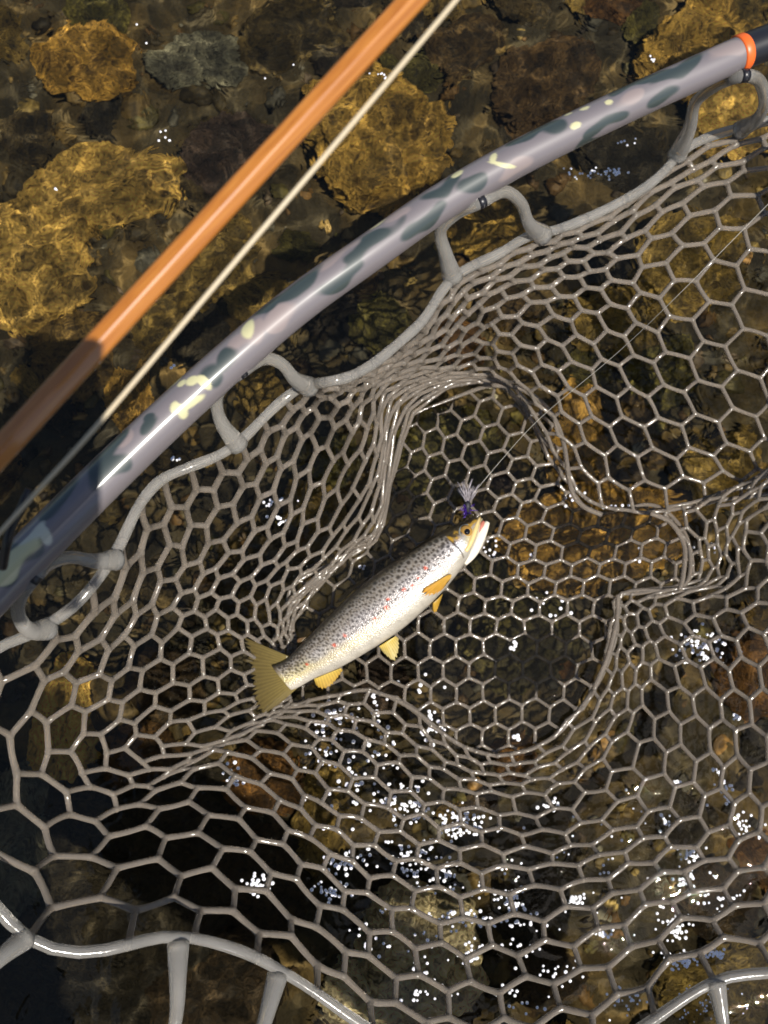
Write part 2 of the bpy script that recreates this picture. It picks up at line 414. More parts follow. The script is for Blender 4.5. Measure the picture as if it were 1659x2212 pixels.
# the camo piece as an open run starting after the grip
st = next(i for i in range(900) if i not in gs and (i-1) % 900 in gs)
camo_run = []; i = st
while i not in gs: camo_run.append(i); i = (i+1) % 900
CPTS = frame_pts[camo_run]; CL = np.r_[0, np.cumsum(np.linalg.norm(np.diff(CPTS, axis=0), axis=1))]
cpx = fpx[camo_run]
GB = (0.155, 0.137, 0.145); DG = (0.032, 0.044, 0.043); PK = (0.235, 0.19, 0.183); YE = (0.50, 0.475, 0.27)
# printed blotches: (px along x on the visible run, angle offset -1..1 across the tube, length m, width rad, colour)
blots = []
def blot(x, v, l, w, c, tilt=0.0):
    vis = [k for k in range(len(camo_run)) if cpx[k, 1] < 1500 and cpx[k, 0] < 1660]
    k = min(vis, key=lambda q: abs(cpx[q, 0]-x)); blots.append((CL[k], v, l, w, c, tilt))
for a in [(1560, .1, .016, .8, PK), (1455, .25, .028, .55, DG, .3), (1370, .6, .02, .5, DG), (1410, -.8, .012, .5, DG), (1340, -.2, .012, .5, PK), (1190, .35, .02, .7, DG), (1150, .55, .022, .4, DG),
          (1290, -.75, .02, .4, DG), (1100, -.75, .014, .5, PK), (1010, -.3, .012, .6, DG), (960, .25, .02, .5, DG), (900, -.65, .022, .5, DG), (865, .4, .018, .4, PK), (800, .1, .03, .5, DG), (740, .55, .02, .45, PK),
          (720, -.6, .025, .5, DG), (655, .35, .03, .5, DG), (600, -.1, .016, .7, PK), (590, .6, .018, .4, DG), (545, .05, .014, .6, PK), (500, -.05, .015, .55, DG), (455, -.4, .012, .7, DG), (335, .0, .008, .35, DG), (343, .2, .005, .3, DG),
          (285, .25, .012, .45, PK), (262, .55, .018, .5, DG), (240, -.1, .016, .8, DG), (160, .5, .02, .5, DG), (60, -.2, .02, .7, DG)]:
    blot(*a)
for a in [(1232, -.25, .0045, .22, YE), (1310, .12, .0042, .22, YE), (1262, .5, .004, .18, YE), (1240, .62, .004, .18, YE), (1075, -.2, .0035, .55, YE, -.6), (1062, .3, .004, .4, YE, .3), (1000, .55, .008, .3, YE, .2), (840, .75, .008, .12, YE, -.2),
          (548, .35, .006, .5, YE, .3), (392, -.5, .005, .4, YE), (378, -.15, .006, .3, YE), (410, -.55, .008, .25, YE), (438, -.2, .004, .55, YE), (432, .25, .005, .3, YE), (420, .45, .005, .2, YE), (400, .85, .01, .14, YE),
          (85, .1, .018, .3, (0.5, 0.5, 0.4)), (110, -.25, .006, .5, (0.5, 0.5, 0.4))]:
    blot(*a)
r0 = random.Random(3); s_vis = max(bb[0] for bb in blots)
for k in range(150):                                   # the rest of the print
    s_ = r0.uniform(0, CL[-1]); v_ = r0.uniform(-3.1, 3.1)
    if s_ < s_vis and abs(v_) < 1.35: continue
    blots.append((s_, v_, r0.uniform(.008, .026), r0.uniform(.3, .8), r0.choice([DG, DG, PK, DG, YE]) if r0.random() < .9 else YE, r0.uniform(-.5, .5)))
SEC = 84
# per-ring frames: reference direction = towards the camera, so 'v' runs across the visible face (v in radians about the axis)
mb = MB(); BL = [(np.array(bb[0]),)+bb[1:] for bb in blots]
run_pts = [Vector(p) for p in CPTS]; nr = len(run_pts)
dense = spline([tuple(p) for p in run_pts], 2400); DLn = np.r_[0, np.cumsum(np.linalg.norm(np.diff(dense, axis=0), axis=1))]
vs = []; cols = np.zeros((2400, SEC, 3))
aa = 2*math.pi*np.arange(SEC)/SEC; aa = (aa+math.pi) % (2*math.pi)-math.pi
for i in range(2400):
    p = Vector(dense[i]); t = Vector(dense[min(i+1, 2399)]-dense[max(i-1, 0)]).normalized()
    upv = Vector((0, 0, 1)); Nn = (upv-t*upv.dot(t)).normalized(); Bb = t.cross(Nn)
    fx = min(1, max(0, (px_of(p)[0])/1659)) if px_of(p)[1] < 1500 else 0.3
    for a in aa: vs.append(p+(Nn*math.cos(a)+Bb*math.sin(a))*(0.0106-0.0022*fx))
    cols[i, :, :] = GB
wob = [mnoise.noise(Vector((DLn[i]*110, 3.3, 0))) for i in range(2400)]
for (s_, v_, l_, w_, c_, tl) in BL:
    # across sign: with points running right-to-left the +B side faces the bag (lower right)
    ds = (DLn[:, None]-s_)
    dv = aa[None, :]-v_*1.15
    dv = (dv+math.pi) % (2*math.pi)-math.pi
    ds2 = ds+tl*dv*FR*2+min(0.0035, .25*l_)*np.sin(aa[None, :]*2.3+float(s_)*57+DLn[:, None]*160); dv = dv+min(.28, .3*w_)*np.sin(DLn[:, None]*230+float(s_)*131)
    ph = float(s_)*91
    d = (ds2/(l_*.62))**2+(dv/(w_*.95))**2 + min(.35, 25*l_)*np.sin(DLn[:, None]*330+ph)*np.sin(aa[None, :]*3+ph)
    al = np.clip((1.0-d)/0.45, 0, 1)[..., None]; cols = cols*(1-al)+np.array(c_)*al
fsq = []
for i in range(2399):
    for k in range(SEC):
        k2 = (k+1) % SEC; fsq.append((i*SEC+k, i*SEC+k2, (i+1)*SEC+k2, (i+1)*SEC+k))
mb.add(vs, fsq, [tuple(c) for c in cols.reshape(-1, 3)])
frame = mb.build('frame', M_CAMO, net)
frame['label'] = 'grey camouflage printed hoop tube with pale yellow spots'
mb = MB(); gi = []; i = camo_run[-1]
while True:
    gi.append(i); i = (i+1) % 900
    if i == st: gi.append(i); break
mb.tube([frame_pts[k] for k in gi], 0.0087, 28)
grip = mb.build('grip_sleeve', M_BLACK, net); grip['label'] = 'glossy black sleeve where hoop meets handle'
mb = MB(); rp = frame_pts[st]; rt = Vector(frame_pts[st+2]-frame_pts[st-2]).normalized()
mb.tube([Vector(rp)-rt*.0026, Vector(rp)-rt*.0017, Vector(rp)+rt*.0017, Vector(rp)+rt*.0026], [.0087, .0092, .0092, .0087], 32)
mb.build('orange_band', M_ORANGE, net)
hp = Vector(frame_pts[gi[len(gi)//2]]); hd = (P(2450, -330, .12)-hp).normalized()
mb = MB(); mb.tube([hp, hp+hd*.02, hp+hd*.06, hp+hd*.18, hp+hd*.27, hp+hd*.285, hp+hd*.29], [.012, .0135, .0125, .0145, .015, .013, .006], 24)
mb.build('handle', M_BLACK, net)

# bag wall lattice: stations round the bag, each a line from rim (row 0) to floor seam (row 12)
ST = [  # dc to the previous station, rim z, [(row, x, y)...]
 (0, 0.1, [(0, 1760, 235), (1, 1768, 262), (2, 1778, 292), (3, 1790, 325), (4, 1805, 365), (5, 1822, 415), (6, 1842, 475), (8, 1890, 620), (10, 1935, 790), (12, 1965, 940), (14, 1960, 1045)]),
 (2.5, 0.11, [(0, 1520, 303), (1, 1528, 322), (2, 1537, 342), (3, 1547, 364), (4, 1560, 392), (5, 1577, 430), (6, 1600, 482), (7, 1628, 548), (8, 1660, 625), (9, 1691, 706), (10, 1720, 790), (11, 1747, 870), (12, 1770, 945), (13, 1785, 1012), (14, 1770, 1050)]),
 (2.9, 0.125, [(0, 1270, 470), (1, 1281, 483), (2, 1293, 498), (3, 1306, 515), (4, 1321, 536), (5, 1339, 563), (6, 1361, 598), (7, 1387, 645), (8, 1416, 703), (9, 1447, 768), (10, 1479, 836), (11, 1511, 905), (12, 1542, 974), (13, 1570, 1033), (14, 1570, 1080)]),
 (2.35, 0.135, [(0, 1140, 516), (1, 1151, 530), (2, 1162, 545), (3, 1174, 562), (4, 1187, 582), (5, 1202, 606), (6, 1219, 637), (7, 1239, 678), (8, 1261, 729), (9, 1283, 786), (10, 1305, 847), (11, 1328, 911), (12, 1351, 978), (13, 1372, 1048), (14, 1380, 1105)]),
 (2.35, 0.145, [(0, 990, 593), (1, 1005, 605), (2, 1018, 617), (3, 1031, 630), (4, 1045, 645), (5, 1060, 663), (6, 1077, 687), (7, 1096, 717), (8, 1117, 753), (9, 1138, 794), (10, 1159, 840), (11, 1179, 888), (12, 1198, 940), (13, 1216, 998), (14, 1235, 1055)]),
 (2.6, 0.152, [(0, 890, 712), (1.2, 905, 728), (3.5, 935, 748), (5.8, 968, 770), (8, 1005, 792), (10.5, 1042, 812), (14, 1085, 838)]),
 (2.7, 0.158, [(0, 765, 810), (1.2, 778, 816), (3.5, 802, 826), (5.8, 822, 840), (8, 840, 855), (10.5, 860, 872), (14, 895, 893)]),
 (1.7, 0.162, [(0, 710, 824), (1, 718, 837), (2, 728, 851), (3, 740, 868), (4, 755, 890), (5, 772, 915), (6, 788, 945), (7, 800, 975), (8, 808, 1005), (9, 812, 1040), (10, 815, 1075), (11, 817, 1105), (12, 818, 1130), (14, 820, 1152)]),
 (1.72, 0.144, [(0, 640, 843), (0.833, 650, 860), (1.667, 660, 880), (2.5, 668, 905), (3.333, 678, 940), (4.167, 690, 985), (5, 700, 1030), (5.833, 708, 1075), (6.667, 714, 1115), (7.5, 718, 1145), (8.333, 722, 1168), (9.167, 728, 1182), (10, 742, 1190), (14, 765, 1190)]),
 (2.58, 0.15, [(0, 515, 955), (0.833, 530, 985), (1.667, 545, 1020), (2.5, 558, 1060), (3.333, 568, 1100), (4.167, 577, 1140), (5, 584, 1175), (5.833, 590, 1202), (6.667, 594, 1222), (7.5, 600, 1240), (8.333, 606, 1262), (9.167, 612, 1285), (10, 620, 1305), (14, 645, 1325)]),
 (2.06, 0.157, [(0, 405, 1012), (0.833, 420, 1060), (1.667, 433, 1110), (2.5, 444, 1160), (3.333, 453, 1205), (4.167, 460, 1238), (5, 470, 1260), (5.833, 486, 1280), (6.667, 508, 1300), (7.5, 530, 1322), (8.333, 552, 1345), (9.167, 575, 1365), (10, 600, 1380), (14, 640, 1392)]),
 (1.98, 0.165, [(0, 302, 1088), (0.833, 318, 1145), (1.667, 332, 1200), (2.5, 342, 1250), (3.333, 352, 1290), (4.167, 368, 1318), (5, 395, 1338), (5.833, 428, 1355), (6.667, 462, 1372), (7.5, 496, 1392), (8.333, 528, 1412), (9.167, 560, 1428), (10, 595, 1438), (14, 640, 1440)]),
 (1.29, 0.17, [(0, 238, 1210), (0.833, 250, 1265), (1.667, 258, 1310), (2.5, 265, 1345), (3.333, 278, 1372), (4.167, 305, 1395), (5, 340, 1412), (5.833, 378, 1430), (6.667, 418, 1445), (7.5, 458, 1460), (8.333, 496, 1472), (9.167, 535, 1478), (10, 575, 1476), (14, 630, 1468)]),
 (0.989, 0.174, [(0, 165, 1302), (0.833, 170, 1350), (1.667, 178, 1390), (2.5, 195, 1425), (3.333, 225, 1450), (4.167, 262, 1468), (5, 302, 1480), (5.833, 342, 1492), (6.667, 384, 1502), (7.5, 428, 1510), (8.333, 470, 1515), (9.167, 515, 1514), (10, 562, 1506), (14, 625, 1490)]),
 (0.946, 0.174, [(0, 80, 1362), (0.833, 85, 1405), (1.667, 100, 1450), (2.5, 130, 1490), (3.333, 170, 1515), (4.167, 212, 1530), (5, 255, 1540), (6.667, 345, 1552), (8.333, 440, 1552), (10, 555, 1530), (14, 625, 1505)]),
 (0.86, 0.174, [(0, -60, 1440), (0.833, -20, 1500), (1.667, 25, 1545), (2.5, 75, 1575), (3.333, 125, 1590), (4.167, 172, 1598), (5, 220, 1600), (6.667, 320, 1600), (8.333, 430, 1588), (10, 555, 1552), (14, 628, 1515)]),
 (0.774, 0.174, [(0, -150, 1640), (0.833, -70, 1655), (1.667, 0, 1665), (2.5, 65, 1668), (3.333, 122, 1668), (5, 235, 1655), (6.667, 340, 1638), (8.333, 450, 1610), (10, 565, 1562), (14, 632, 1520)]),
 (0.817, 0.174, [(0, -140, 1840), (0.833, -40, 1805), (1.667, 45, 1780), (2.5, 115, 1755), (3.333, 178, 1728), (5, 290, 1685), (6.667, 395, 1645), (8.333, 490, 1602), (10, 580, 1558), (14, 640, 1522)]),
 (1.01, 0.165, [(0, 30, 2000), (1, 95, 1925), (2, 165, 1855), (3, 228, 1795), (4, 282, 1745), (6, 375, 1668), (8, 458, 1612), (10.003, 530, 1575), (14, 605, 1538)]),
 (1.18, 0.145, [(0, 275, 2038), (1, 300, 1950), (2, 332, 1868), (3, 368, 1795), (4, 402, 1738), (5, 434, 1690), (6, 466, 1650), (8, 528, 1595), (10.003, 585, 1555), (14, 640, 1520)]),
 (1.22, 0.125, [(0, 450, 2036), (1, 464, 1965), (2, 484, 1895), (3, 508, 1835), (4, 533, 1785), (6, 582, 1708), (8, 630, 1642), (10.003, 675, 1580), (14, 720, 1502)]),
 (1.34, 0.11, [(0, 630, 2112), (1, 632, 2040), (2, 638, 1975), (3, 648, 1915), (4, 660, 1862), (6, 688, 1778), (8, 718, 1700), (10.003, 752, 1615), (14, 800, 1492)]),
 (1.6, 0.1, [(0, 830, 2240), (1, 822, 2160), (2, 815, 2082), (3, 812, 2010), (4, 813, 1945), (6, 826, 1840), (8, 848, 1755), (10.003, 872, 1662), (14, 892, 1532)]),
 (1.93, 0.092, [(0, 1060, 2300), (1, 1045, 2212), (2, 1032, 2130), (3, 1022, 2055), (4, 1013, 1988), (6, 1003, 1872), (8, 1003, 1785), (10.003, 1003, 1705), (14, 988, 1606)]),
 (2.1, 0.088, [(0, 1320, 2255), (1, 1302, 2170), (2, 1285, 2092), (3, 1265, 2022), (4, 1247, 1960), (5, 1232, 1908), (6, 1220, 1868), (7, 1208, 1832), (8, 1195, 1800), (10.003, 1152, 1712), (14, 1085, 1630)]),
 (1.76, 0.086, [(0, 1545, 2120), (1, 1508, 2052), (2, 1475, 1992), (3, 1448, 1938), (4, 1428, 1892), (5, 1410, 1854), (6, 1392, 1820), (7, 1370, 1782), (8, 1338, 1735), (10.003, 1265, 1660), (14, 1195, 1592)]),
 (1.68, 0.086, [(0, 1760, 2075), (1, 1705, 2000), (2, 1660, 1935), (3, 1622, 1885), (4, 1585, 1836), (6, 1515, 1745), (8, 1435, 1650), (10.003, 1355, 1560), (14, 1288, 1480)]),
 (2.1, 0.09, [(0, 1920, 1850), (2, 1790, 1770), (4, 1685, 1690), (6, 1595, 1602), (8, 1500, 1520), (10.003, 1405, 1448), (14, 1312, 1390)]),
 (2.2, 0.095, [(0, 2000, 1600), (2, 1870, 1560), (4, 1750, 1500), (6, 1645, 1442), (8, 1540, 1390), (10.003, 1430, 1345), (14, 1328, 1312)]),
 (1.5, 0.1, [(0, 2020, 1420), (2, 1890, 1395), (4, 1770, 1362), (6, 1665, 1335), (8, 1560, 1312), (10.003, 1450, 1292), (14, 1345, 1280)]),
 (1.3, 0.1, [(0, 2020, 1290), (4, 1800, 1265), (8, 1610, 1250), (14, 1478, 1262)]),
 (2, 0.1, [(0, 1990, 1120), (4, 1800, 1120), (8, 1610, 1130), (14, 1488, 1180)]),
 (1.6, 0.105, [(0, 1960, 900), (3, 1930, 960), (6, 1800, 1020), (9, 1650, 1055), (14, 1440, 1098)]),
]
MROW = 14
cs = np.cumsum([s_[0] for s_ in ST]); close_dc = 6.0
TOT = cs[-1]+close_dc; NC = int(round(TOT)); cs = cs*NC/TOT
RR = np.linspace(0, MROW, MROW*4+1)
CTRL = []
for (dc, zr, lst) in ST:
    rws = [q[0] for q in lst]
    x = np.interp(RR, rws, [q[1] for q in lst]); y = np.interp(RR, rws, [q[2] for q in lst])
    for _ in range(3):                                    # soften kinks
        x[1:-1] = (x[:-2]+2*x[1:-1]+x[2:])/4; y[1:-1] = (y[:-2]+2*y[1:-1]+y[2:])/4
    al_ = np.r_[0, np.cumsum(np.hypot(np.diff(x), np.diff(y)))]; al_ = al_/al_[-1]
    z = -0.006+(zr+0.006)*(1-al_)**1.5
    CTRL.append(np.stack([x, y, z], 1))
CTRL = np.array(CTRL)                                      # (S, R, 3)
S_ = len(ST)
CE = np.vstack([CTRL[-2:], CTRL, CTRL[:3]]); ce = np.r_[cs[-2:]-NC, cs, cs[:3]+NC]
TG = np.zeros_like(CE)
for i in range(1, len(ce)-1):
    TG[i] = (CE[i+1]-CE[i-1])/(ce[i+1]-ce[i-1])
def wall(c, r):
    c = c % NC
    i = int(np.searchsorted(ce, c, side='right'))-1; i = min(max(i, 1), len(ce)-3)
    h = ce[i+1]-ce[i]; t = (c-ce[i])/h
    rr = min(max(r, 0), MROW)*4; k = min(int(rr), len(RR)-2); f = rr-k
    def g(A, q): return A[q, k]*(1-f)+A[q, k+1]*f
    p = (2*t**3-3*t**2+1)*g(CE, i)+(t**3-2*t**2+t)*h*g(TG, i)+(-2*t**3+3*t**2)*g(CE, i+1)+(t**3-t**2)*h*g(TG, i+1)
    return p
# scalloped rim seen in the photograph, as offsets that fade into the mesh
rim_px = np.array([(1700, 250), (1640, 268), (1560, 285), (1500, 308), (1460, 340), (1420, 388), (1370, 420), (1270, 470), (1190, 500), (1135, 512), (1080, 548), (1030, 570), (985, 595),
                   (950, 635), (915, 690), (860, 742), (800, 790), (740, 818), (660, 834), (610, 865), (570, 902), (520, 952), (470, 985), (400, 1013), (345, 1038), (302, 1090),
                   (265, 1165), (238, 1212), (180, 1290), (100, 1352), (50, 1376), (0, 1396), (-60, 1440)])
rim_s = spline(rim_px, 400)
bot_px = spline(np.array([(-60, 1880), (-20, 1935), (10, 1975), (50, 2025), (100, 2050), (190, 2066), (280, 2037), (350, 2020), (450, 2035), (550, 2065), (630, 2112)]), 150)
def rim_fix(c):
    p = wall(c, 0.0); best = None
    for arr in (rim_s, bot_px):
        d = np.hypot(arr[:, 0]-p[0], arr[:, 1]-p[1]); k = int(d.argmin())
        if 0 < k < len(arr)-1 and d[k] < 75 and (best is None or d[k] < best[0]): best = (d[k], arr[k]-p[:2])
    return best[1] if best is not None else np.zeros(2)
RF = np.array([rim_fix(k*0.25) for k in range(NC*4)])
for _ in range(2): RF = (np.roll(RF, 1, 0)+2*RF+np.roll(RF, -1, 0))/4
def wall3(c, r):
    p = wall(c, r); k = int(round((c % NC)*4)) % (NC*4)
    w = max(0.0, 1-r/1.6)
    q = p[:2]+RF[k]*w
    return P(q[0], q[1], p[2])

jr = np.random.default_rng(11)
node = {}
for k in range(MROW+1):
    for m_ in range(2*NC):
        pz = (m_+k) % 2
        r_ = k+(0.1667 if pz else -0.1667)
        if k == 0: r_ = 0.0
        if k == MROW: r_ = MROW
        v = wall3(m_/2, r_)
        if k > 0: v = v+Vector(jr.normal(0, 0.0007, 3))
        node[(k, m_)] = v
edges = []
for k in range(MROW+1):
    for m_ in range(2*NC):
        if k > 0: edges.append(((k, m_), (k, (m_+1) % (2*NC)), k))
        if (m_+k) % 2 == 1 and k < MROW: edges.append(((k, m_), (k+1, m_), k+.5))
def strut(mb, a, b_, r_a, sag=0.0, sides=8):
    L = (b_-a).length
    if L < 1e-4: return
    pts = []; rad = []
    bow = Vector(jr.normal(0, 0.03*L, 3))
    for t in (0, .12, .3, .5, .7, .88, 1.0):
        pts.append(a.lerp(b_, t)+bow*(t*(1-t)*2)); rad.append(r_a*(1+0.30*abs(2*t-1)**5)*(1+jr.normal(0, .02)))
    mb.tube(pts, rad, sides, cap=False)
mb = MB()
for (a, b_, k) in edges:
    rr_ = 0.00210-0.00058*min(1, k/9)
    strut(mb, node[a], node[b_], rr_)
for key, v in node.items():
    if key[0] > 0: mb.ball(v, (0.00210-0.00058*min(1, key[0]/9))*1.28, 8, 5)
wall_o = mb.build('bag_wall', M_RUB, net); wall_o['label'] = 'stretched and folded honeycomb side wall of the bag'
mb = MB(); rim_pts = [wall3(q*0.25, 0) for q in range(NC*4)]
mb.tube(rim_pts, [0.0031*(1+0.05*math.sin(i*.9)) for i in range(len(rim_pts))], 10, closed=True)
mb.build('bag_rim', M_RUB2, net)

# bag floor lattice: thin-plate warp of a flat honeycomb
src = np.array([(0, 0), (3, 0), (-6, 0.2), (-10, -0.5), (0, 3), (-3, 2.6), (-8, 2), (0, -4), (-5, -4.2), (-9, -4), (3.2, -3.3), (6.5, -3.2), (6.2, -5.2), (3, -6.4), (0.3, -7), (0, -9.4), (-5, -9.2), (0.5, -12), (-7, -6.5), (-3, -12)], float)
dst = np.array([(1100, 1420), (1278, 1428), (765, 1440), (545, 1420), (1098, 1590), (930, 1575), (655, 1530), (1118, 1228), (850, 1165), (640, 1160), (1300, 1255), (1480, 1275), (1480, 1165), (1320, 1128), (1172, 1085), (1205, 970), (945, 905), (1270, 830), (830, 1030), (1085, 775)], float)
def tps(src, dst, lam=0.02):
    n = len(src); d = np.linalg.norm(src[:, None]-src[None], axis=2); K = np.where(d > 0, d**2*np.log(d+1e-12), 0)+lam*np.eye(n)*n
    Pm = np.c_[np.ones(n), src]; A = np.zeros((n+3, n+3)); A[:n, :n] = K; A[:n, n:] = Pm; A[n:, :n] = Pm.T
    w = np.linalg.solve(A, np.r_[dst, np.zeros((3, 2))])
    def f(q):
        dd = np.linalg.norm(q[:, None]-src[None], axis=2); U = np.where(dd > 0, dd**2*np.log(dd+1e-12), 0)
        return U@w[:n]+np.c_[np.ones(len(q)), q]@w[n:]
    return f
warp = tps(src, dst)
POLY = [(834, 945), (880, 902), (960, 868), (1060, 833), (1130, 843), (1188, 893), (1218, 955), (1232, 1050), (1288, 1108), (1400, 1090), (1455, 1120), (1488, 1180), (1474, 1268), (1345, 1283), (1330, 1380), (1288, 1480),
        (1195, 1592), (1085, 1630), (988, 1606), (892, 1532), (800, 1492), (720, 1502), (640, 1518), (578, 1505), (585, 1400), (620, 1330), (640, 1258), (790, 1180), (818, 1100), (822, 1000)]
PV = np.array(POLY, float)
def inside(p):
    x, y = p; c = False; j = len(PV)-1
    for i in range(len(PV)):
        if (PV[i, 1] > y) != (PV[j, 1] > y) and x < (PV[j, 0]-PV[i, 0])*(y-PV[i, 1])/(PV[j, 1]-PV[i, 1])+PV[i, 0]: c = not c
        j = i
    return c
def floor_z(x, y): return -0.010+0.003*math.sin(x*.013+y*.006)+0.002*math.sin(y*.021)
fn = {}; fe = []
for k in range(-18, 9):
    for m_ in range(-30, 22):
        pz = (m_+k) % 2
        fn[(k, m_)] = (m_/2, (k+(1/6 if pz else -1/6))*0.866)
        if (k, m_+1) is not None: fe.append(((k, m_), (k, m_+1)))
        if pz == 1: fe.append(((k, m_), (k+1, m_)))
keys = list(fn); W = warp(np.array([fn[q] for q in keys])+0.0); W = W+jr.normal(0, 1.3, W.shape); fpos = dict(zip(keys, W))
mb = MB(); used_n = set()
for (a, b_) in fe:
    if a not in fpos or b_ not in fpos: continue
    pa, pb = fpos[a], fpos[b_]; ia, ib = inside(pa), inside(pb)
    if not (ia or ib): continue
    if not (ia and ib):
        lo, hi = (pa, pb) if ia else (pb, pa)
        A_, B_ = np.array(lo), np.array(hi)
        for _ in range(12):
            md = (A_+B_)/2
            if inside(md): A_ = md
            else: B_ = md
        pa, pb = lo, B_
    va = P(pa[0], pa[1], floor_z(*pa)); vb = P(pb[0], pb[1], floor_z(*pb))
    strut(mb, va, vb, 0.00142)
    if ia: used_n.add(a)
    if ib: used_n.add(b_)
for q in used_n:
    p = fpos[q]; mb.ball(P(p[0], p[1], floor_z(*p)), 0.00142*1.3, 8, 5)
floor_o = mb.build('bag_floor', M_RUB, net); floor_o['label'] = 'flat thinner honeycomb floor of the bag under the fish'
seam = spline(np.array([(x, y) for x, y in POLY]), 260, closed=True)
mb = MB(); mb.tube([P(x, y, floor_z(x, y)+.001) for x, y in seam], 0.0017, 8, closed=True)
mb.build('floor_seam', M_RUB, net)
for rib in ([(1405, 1108), (1450, 1130), (1478, 1180), (1476, 1240), (1468, 1275)], [(1335, 1285), (1332, 1340), (1312, 1420), (1282, 1490)], [(1062, 832), (1120, 838), (1165, 865), (1198, 905), (1218, 960), (1235, 1060), (1262, 1095), (1300, 1112)]):
    mb = MB(); mb.tube([P(x, y, .008) for x, y in spline(rib, 40)], 0.0019, 8)
    mb.build('fold_rib', M_RUB, net)

# hanging loops of thick rubber and the ties that hold them to the hoop
def frame_at(px, py):
    k = int(np.hypot(fpx[:, 0]-px, fpx[:, 1]-py).argmin()); return Vector(frame_pts[k])
def rimz(px, py):
    best = min(rim_pts, key=lambda v: (px_of(v)[0]-px)**2+(px_of(v)[1]-py)**2); return best.z
def loop(pxs, tie_i):
    zs = [rimz(*pxs[0]), rimz(*pxs[-1])]; ft = frame_at(*pxs[tie_i]).z-0.001
    pts = []
    for i, (x, y) in enumerate(pxs):
        if i <= tie_i: t = i/tie_i; z0 = zs[0]
        else: t = (len(pxs)-1-i)/(len(pxs)-1-tie_i); z0 = zs[1]
        pts.append(P(x, y, z0+(ft-z0)*(t**.8)))
    sp = spline([tuple(p) for p in pts], 56)
    mb = MB(); n = len(sp)
    mb.tube([Vector(p) for p in sp], [0.0034*(1+0.85*max(0, 1-min(i, n-1-i)/13)**1.6) for i in range(n)], 12)
    mb.build('hanging_loop', M_RUB2, net)
    k = int(min(range(n), key=lambda q: (sp[q]-np.array(pts[tie_i])).dot(sp[q]-np.array(pts[tie_i]))))
    mb = MB(); c = Vector(sp[k]); d = Vector(sp[min(k+1, n-1)]-sp[k-1]).normalized()
    mb.tube([c-d*.0022, c-d*.0018, c+d*.0018, c+d*.0022], [.0026, .0034, .0034, .0026], 14)
    mb.build('tie', M_BLACK, net)
loop([(514, 962), (478, 912), (468, 862), (488, 828), (518, 806), (568, 775), (608, 786), (636, 818), (668, 836)], 4)
loop([(978, 600), (962, 548), (952, 498), (985, 462), (1038, 437), (1090, 414), (1126, 440), (1142, 482), (1172, 508)], 4)
loop([(1462, 338), (1490, 275), (1502, 222), (1545, 185), (1603, 164), (1640, 176), (1652, 220), (1636, 256), (1600, 280)], 4)
loop([(250, 1208), (205, 1212), (155, 1204), (110, 1216), (75, 1248), (44, 1290), (40, 1330), (66, 1362), (104, 1358)], 4)
loop([(-50, 1440), (-110, 1440), (-140, 1470), (-175, 1510), (-180, 1560), (-150, 1600), (-120, 1590)], 3)
loop([(55, 2025), (0, 2070), (-60, 2130), (-130, 2200), (-160, 2240), (-190, 2190), (-160, 2080), (-90, 1930)], 4)
loop([(385, 2038), (384, 2110), (380, 2200), (350, 2380), (420, 2475), (520, 2400), (560, 2250), (600, 2105)], 4)
loop([(1000, 2290), (990, 2360), (1000, 2470), (1060, 2465), (1110, 2380), (1130, 2290)], 3)
loop([(1545, 2120), (1560, 2200), (1580, 2330), (1640, 2300), (1700, 2200), (1720, 2090)], 3)
loop([(1950, 1780), (2020, 1800), (2120, 1800), (2160, 1740), (2100, 1660), (1990, 1620)], 3)
loop([(2000, 1200), (2080, 1210), (2225, 1180), (2228, 1100), (2120, 1040), (1980, 1040)], 3)
loop([(1800, 300), (1850, 270), (1950, 250), (1940, 200), (1880, 190), (1780, 240)], 3)

# ------------------------------------------------------------------ fly rod, fly line, cord
rod_a = PD(-420, 1437, 0.246); rod_b = PD(1560, -733, 0.262)
rod = empty('fly_rod', rod_a); tag(rod, 'six sided honey orange bamboo fly rod crossing over the stream', 'fly rod')
mb = MB(); nrod = 40
mb.tube([rod_a.lerp(rod_b, t) for t in np.linspace(0, 1, nrod)], [0.00485-0.0002*t for t in np.linspace(0, 1, nrod)], 6, phase=math.radians(23))
bl = mb.build('cane_blank', M_CANE, rod, smooth=False)
bv = bl.modifiers.new('bev', 'BEVEL'); bv.width = 0.0010; bv.segments = 3; bv.harden_normals = False; bv.limit_method = 'ANGLE'; bv.angle_limit = math.radians(30)
mb = MB(); dd = (rod_b-rod_a).normalized(); q0 = rod_a-dd*.16
mb.tube([q0, q0+dd*.004, q0+dd*.02, q0+dd*.05, q0+dd*.10, q0+dd*.14, q0+dd*.163], [.009, .0125, .0135, .012, .0135, .0115, .006], 20)
mb.build('cork_grip', simple('cork', (0.45, 0.28, 0.14), 0.8), rod)
line_pts = [PD(-260, 1430, .26), PD(-60, 1215, .245), PD(80, 1062, .235), PD(222, 905, .228), PD(480, 598, .224), PD(740, 292, .222), PD(985, 0, .222), PD(1320, -400, .224)]
mb = MB(); mb.tube([Vector(p) for p in spline([tuple(p) for p in line_pts], 80)], 0.00066, 10)
fl = mb.build('fly_line', M_LINE, None); tag(fl, 'taut cream fly line running beside the bamboo rod', 'fly line')
cp = spline([tuple(PD(x, y, d_)) for x, y, d_ in [(62, 1056, .285), (52, 1085, .286), (38, 1112, .288), (24, 1142, .29), (14, 1178, .294), (6, 1225, .305)]], 24)
mb = MB(); mb.tube([Vector(p) for p in cp], [.0012]*2+[.0018]*22, 8)
co = mb.build('cord_end', M_BLACK, None); tag(co, 'short black cord end sticking up from the shaded net hoop', 'cord')

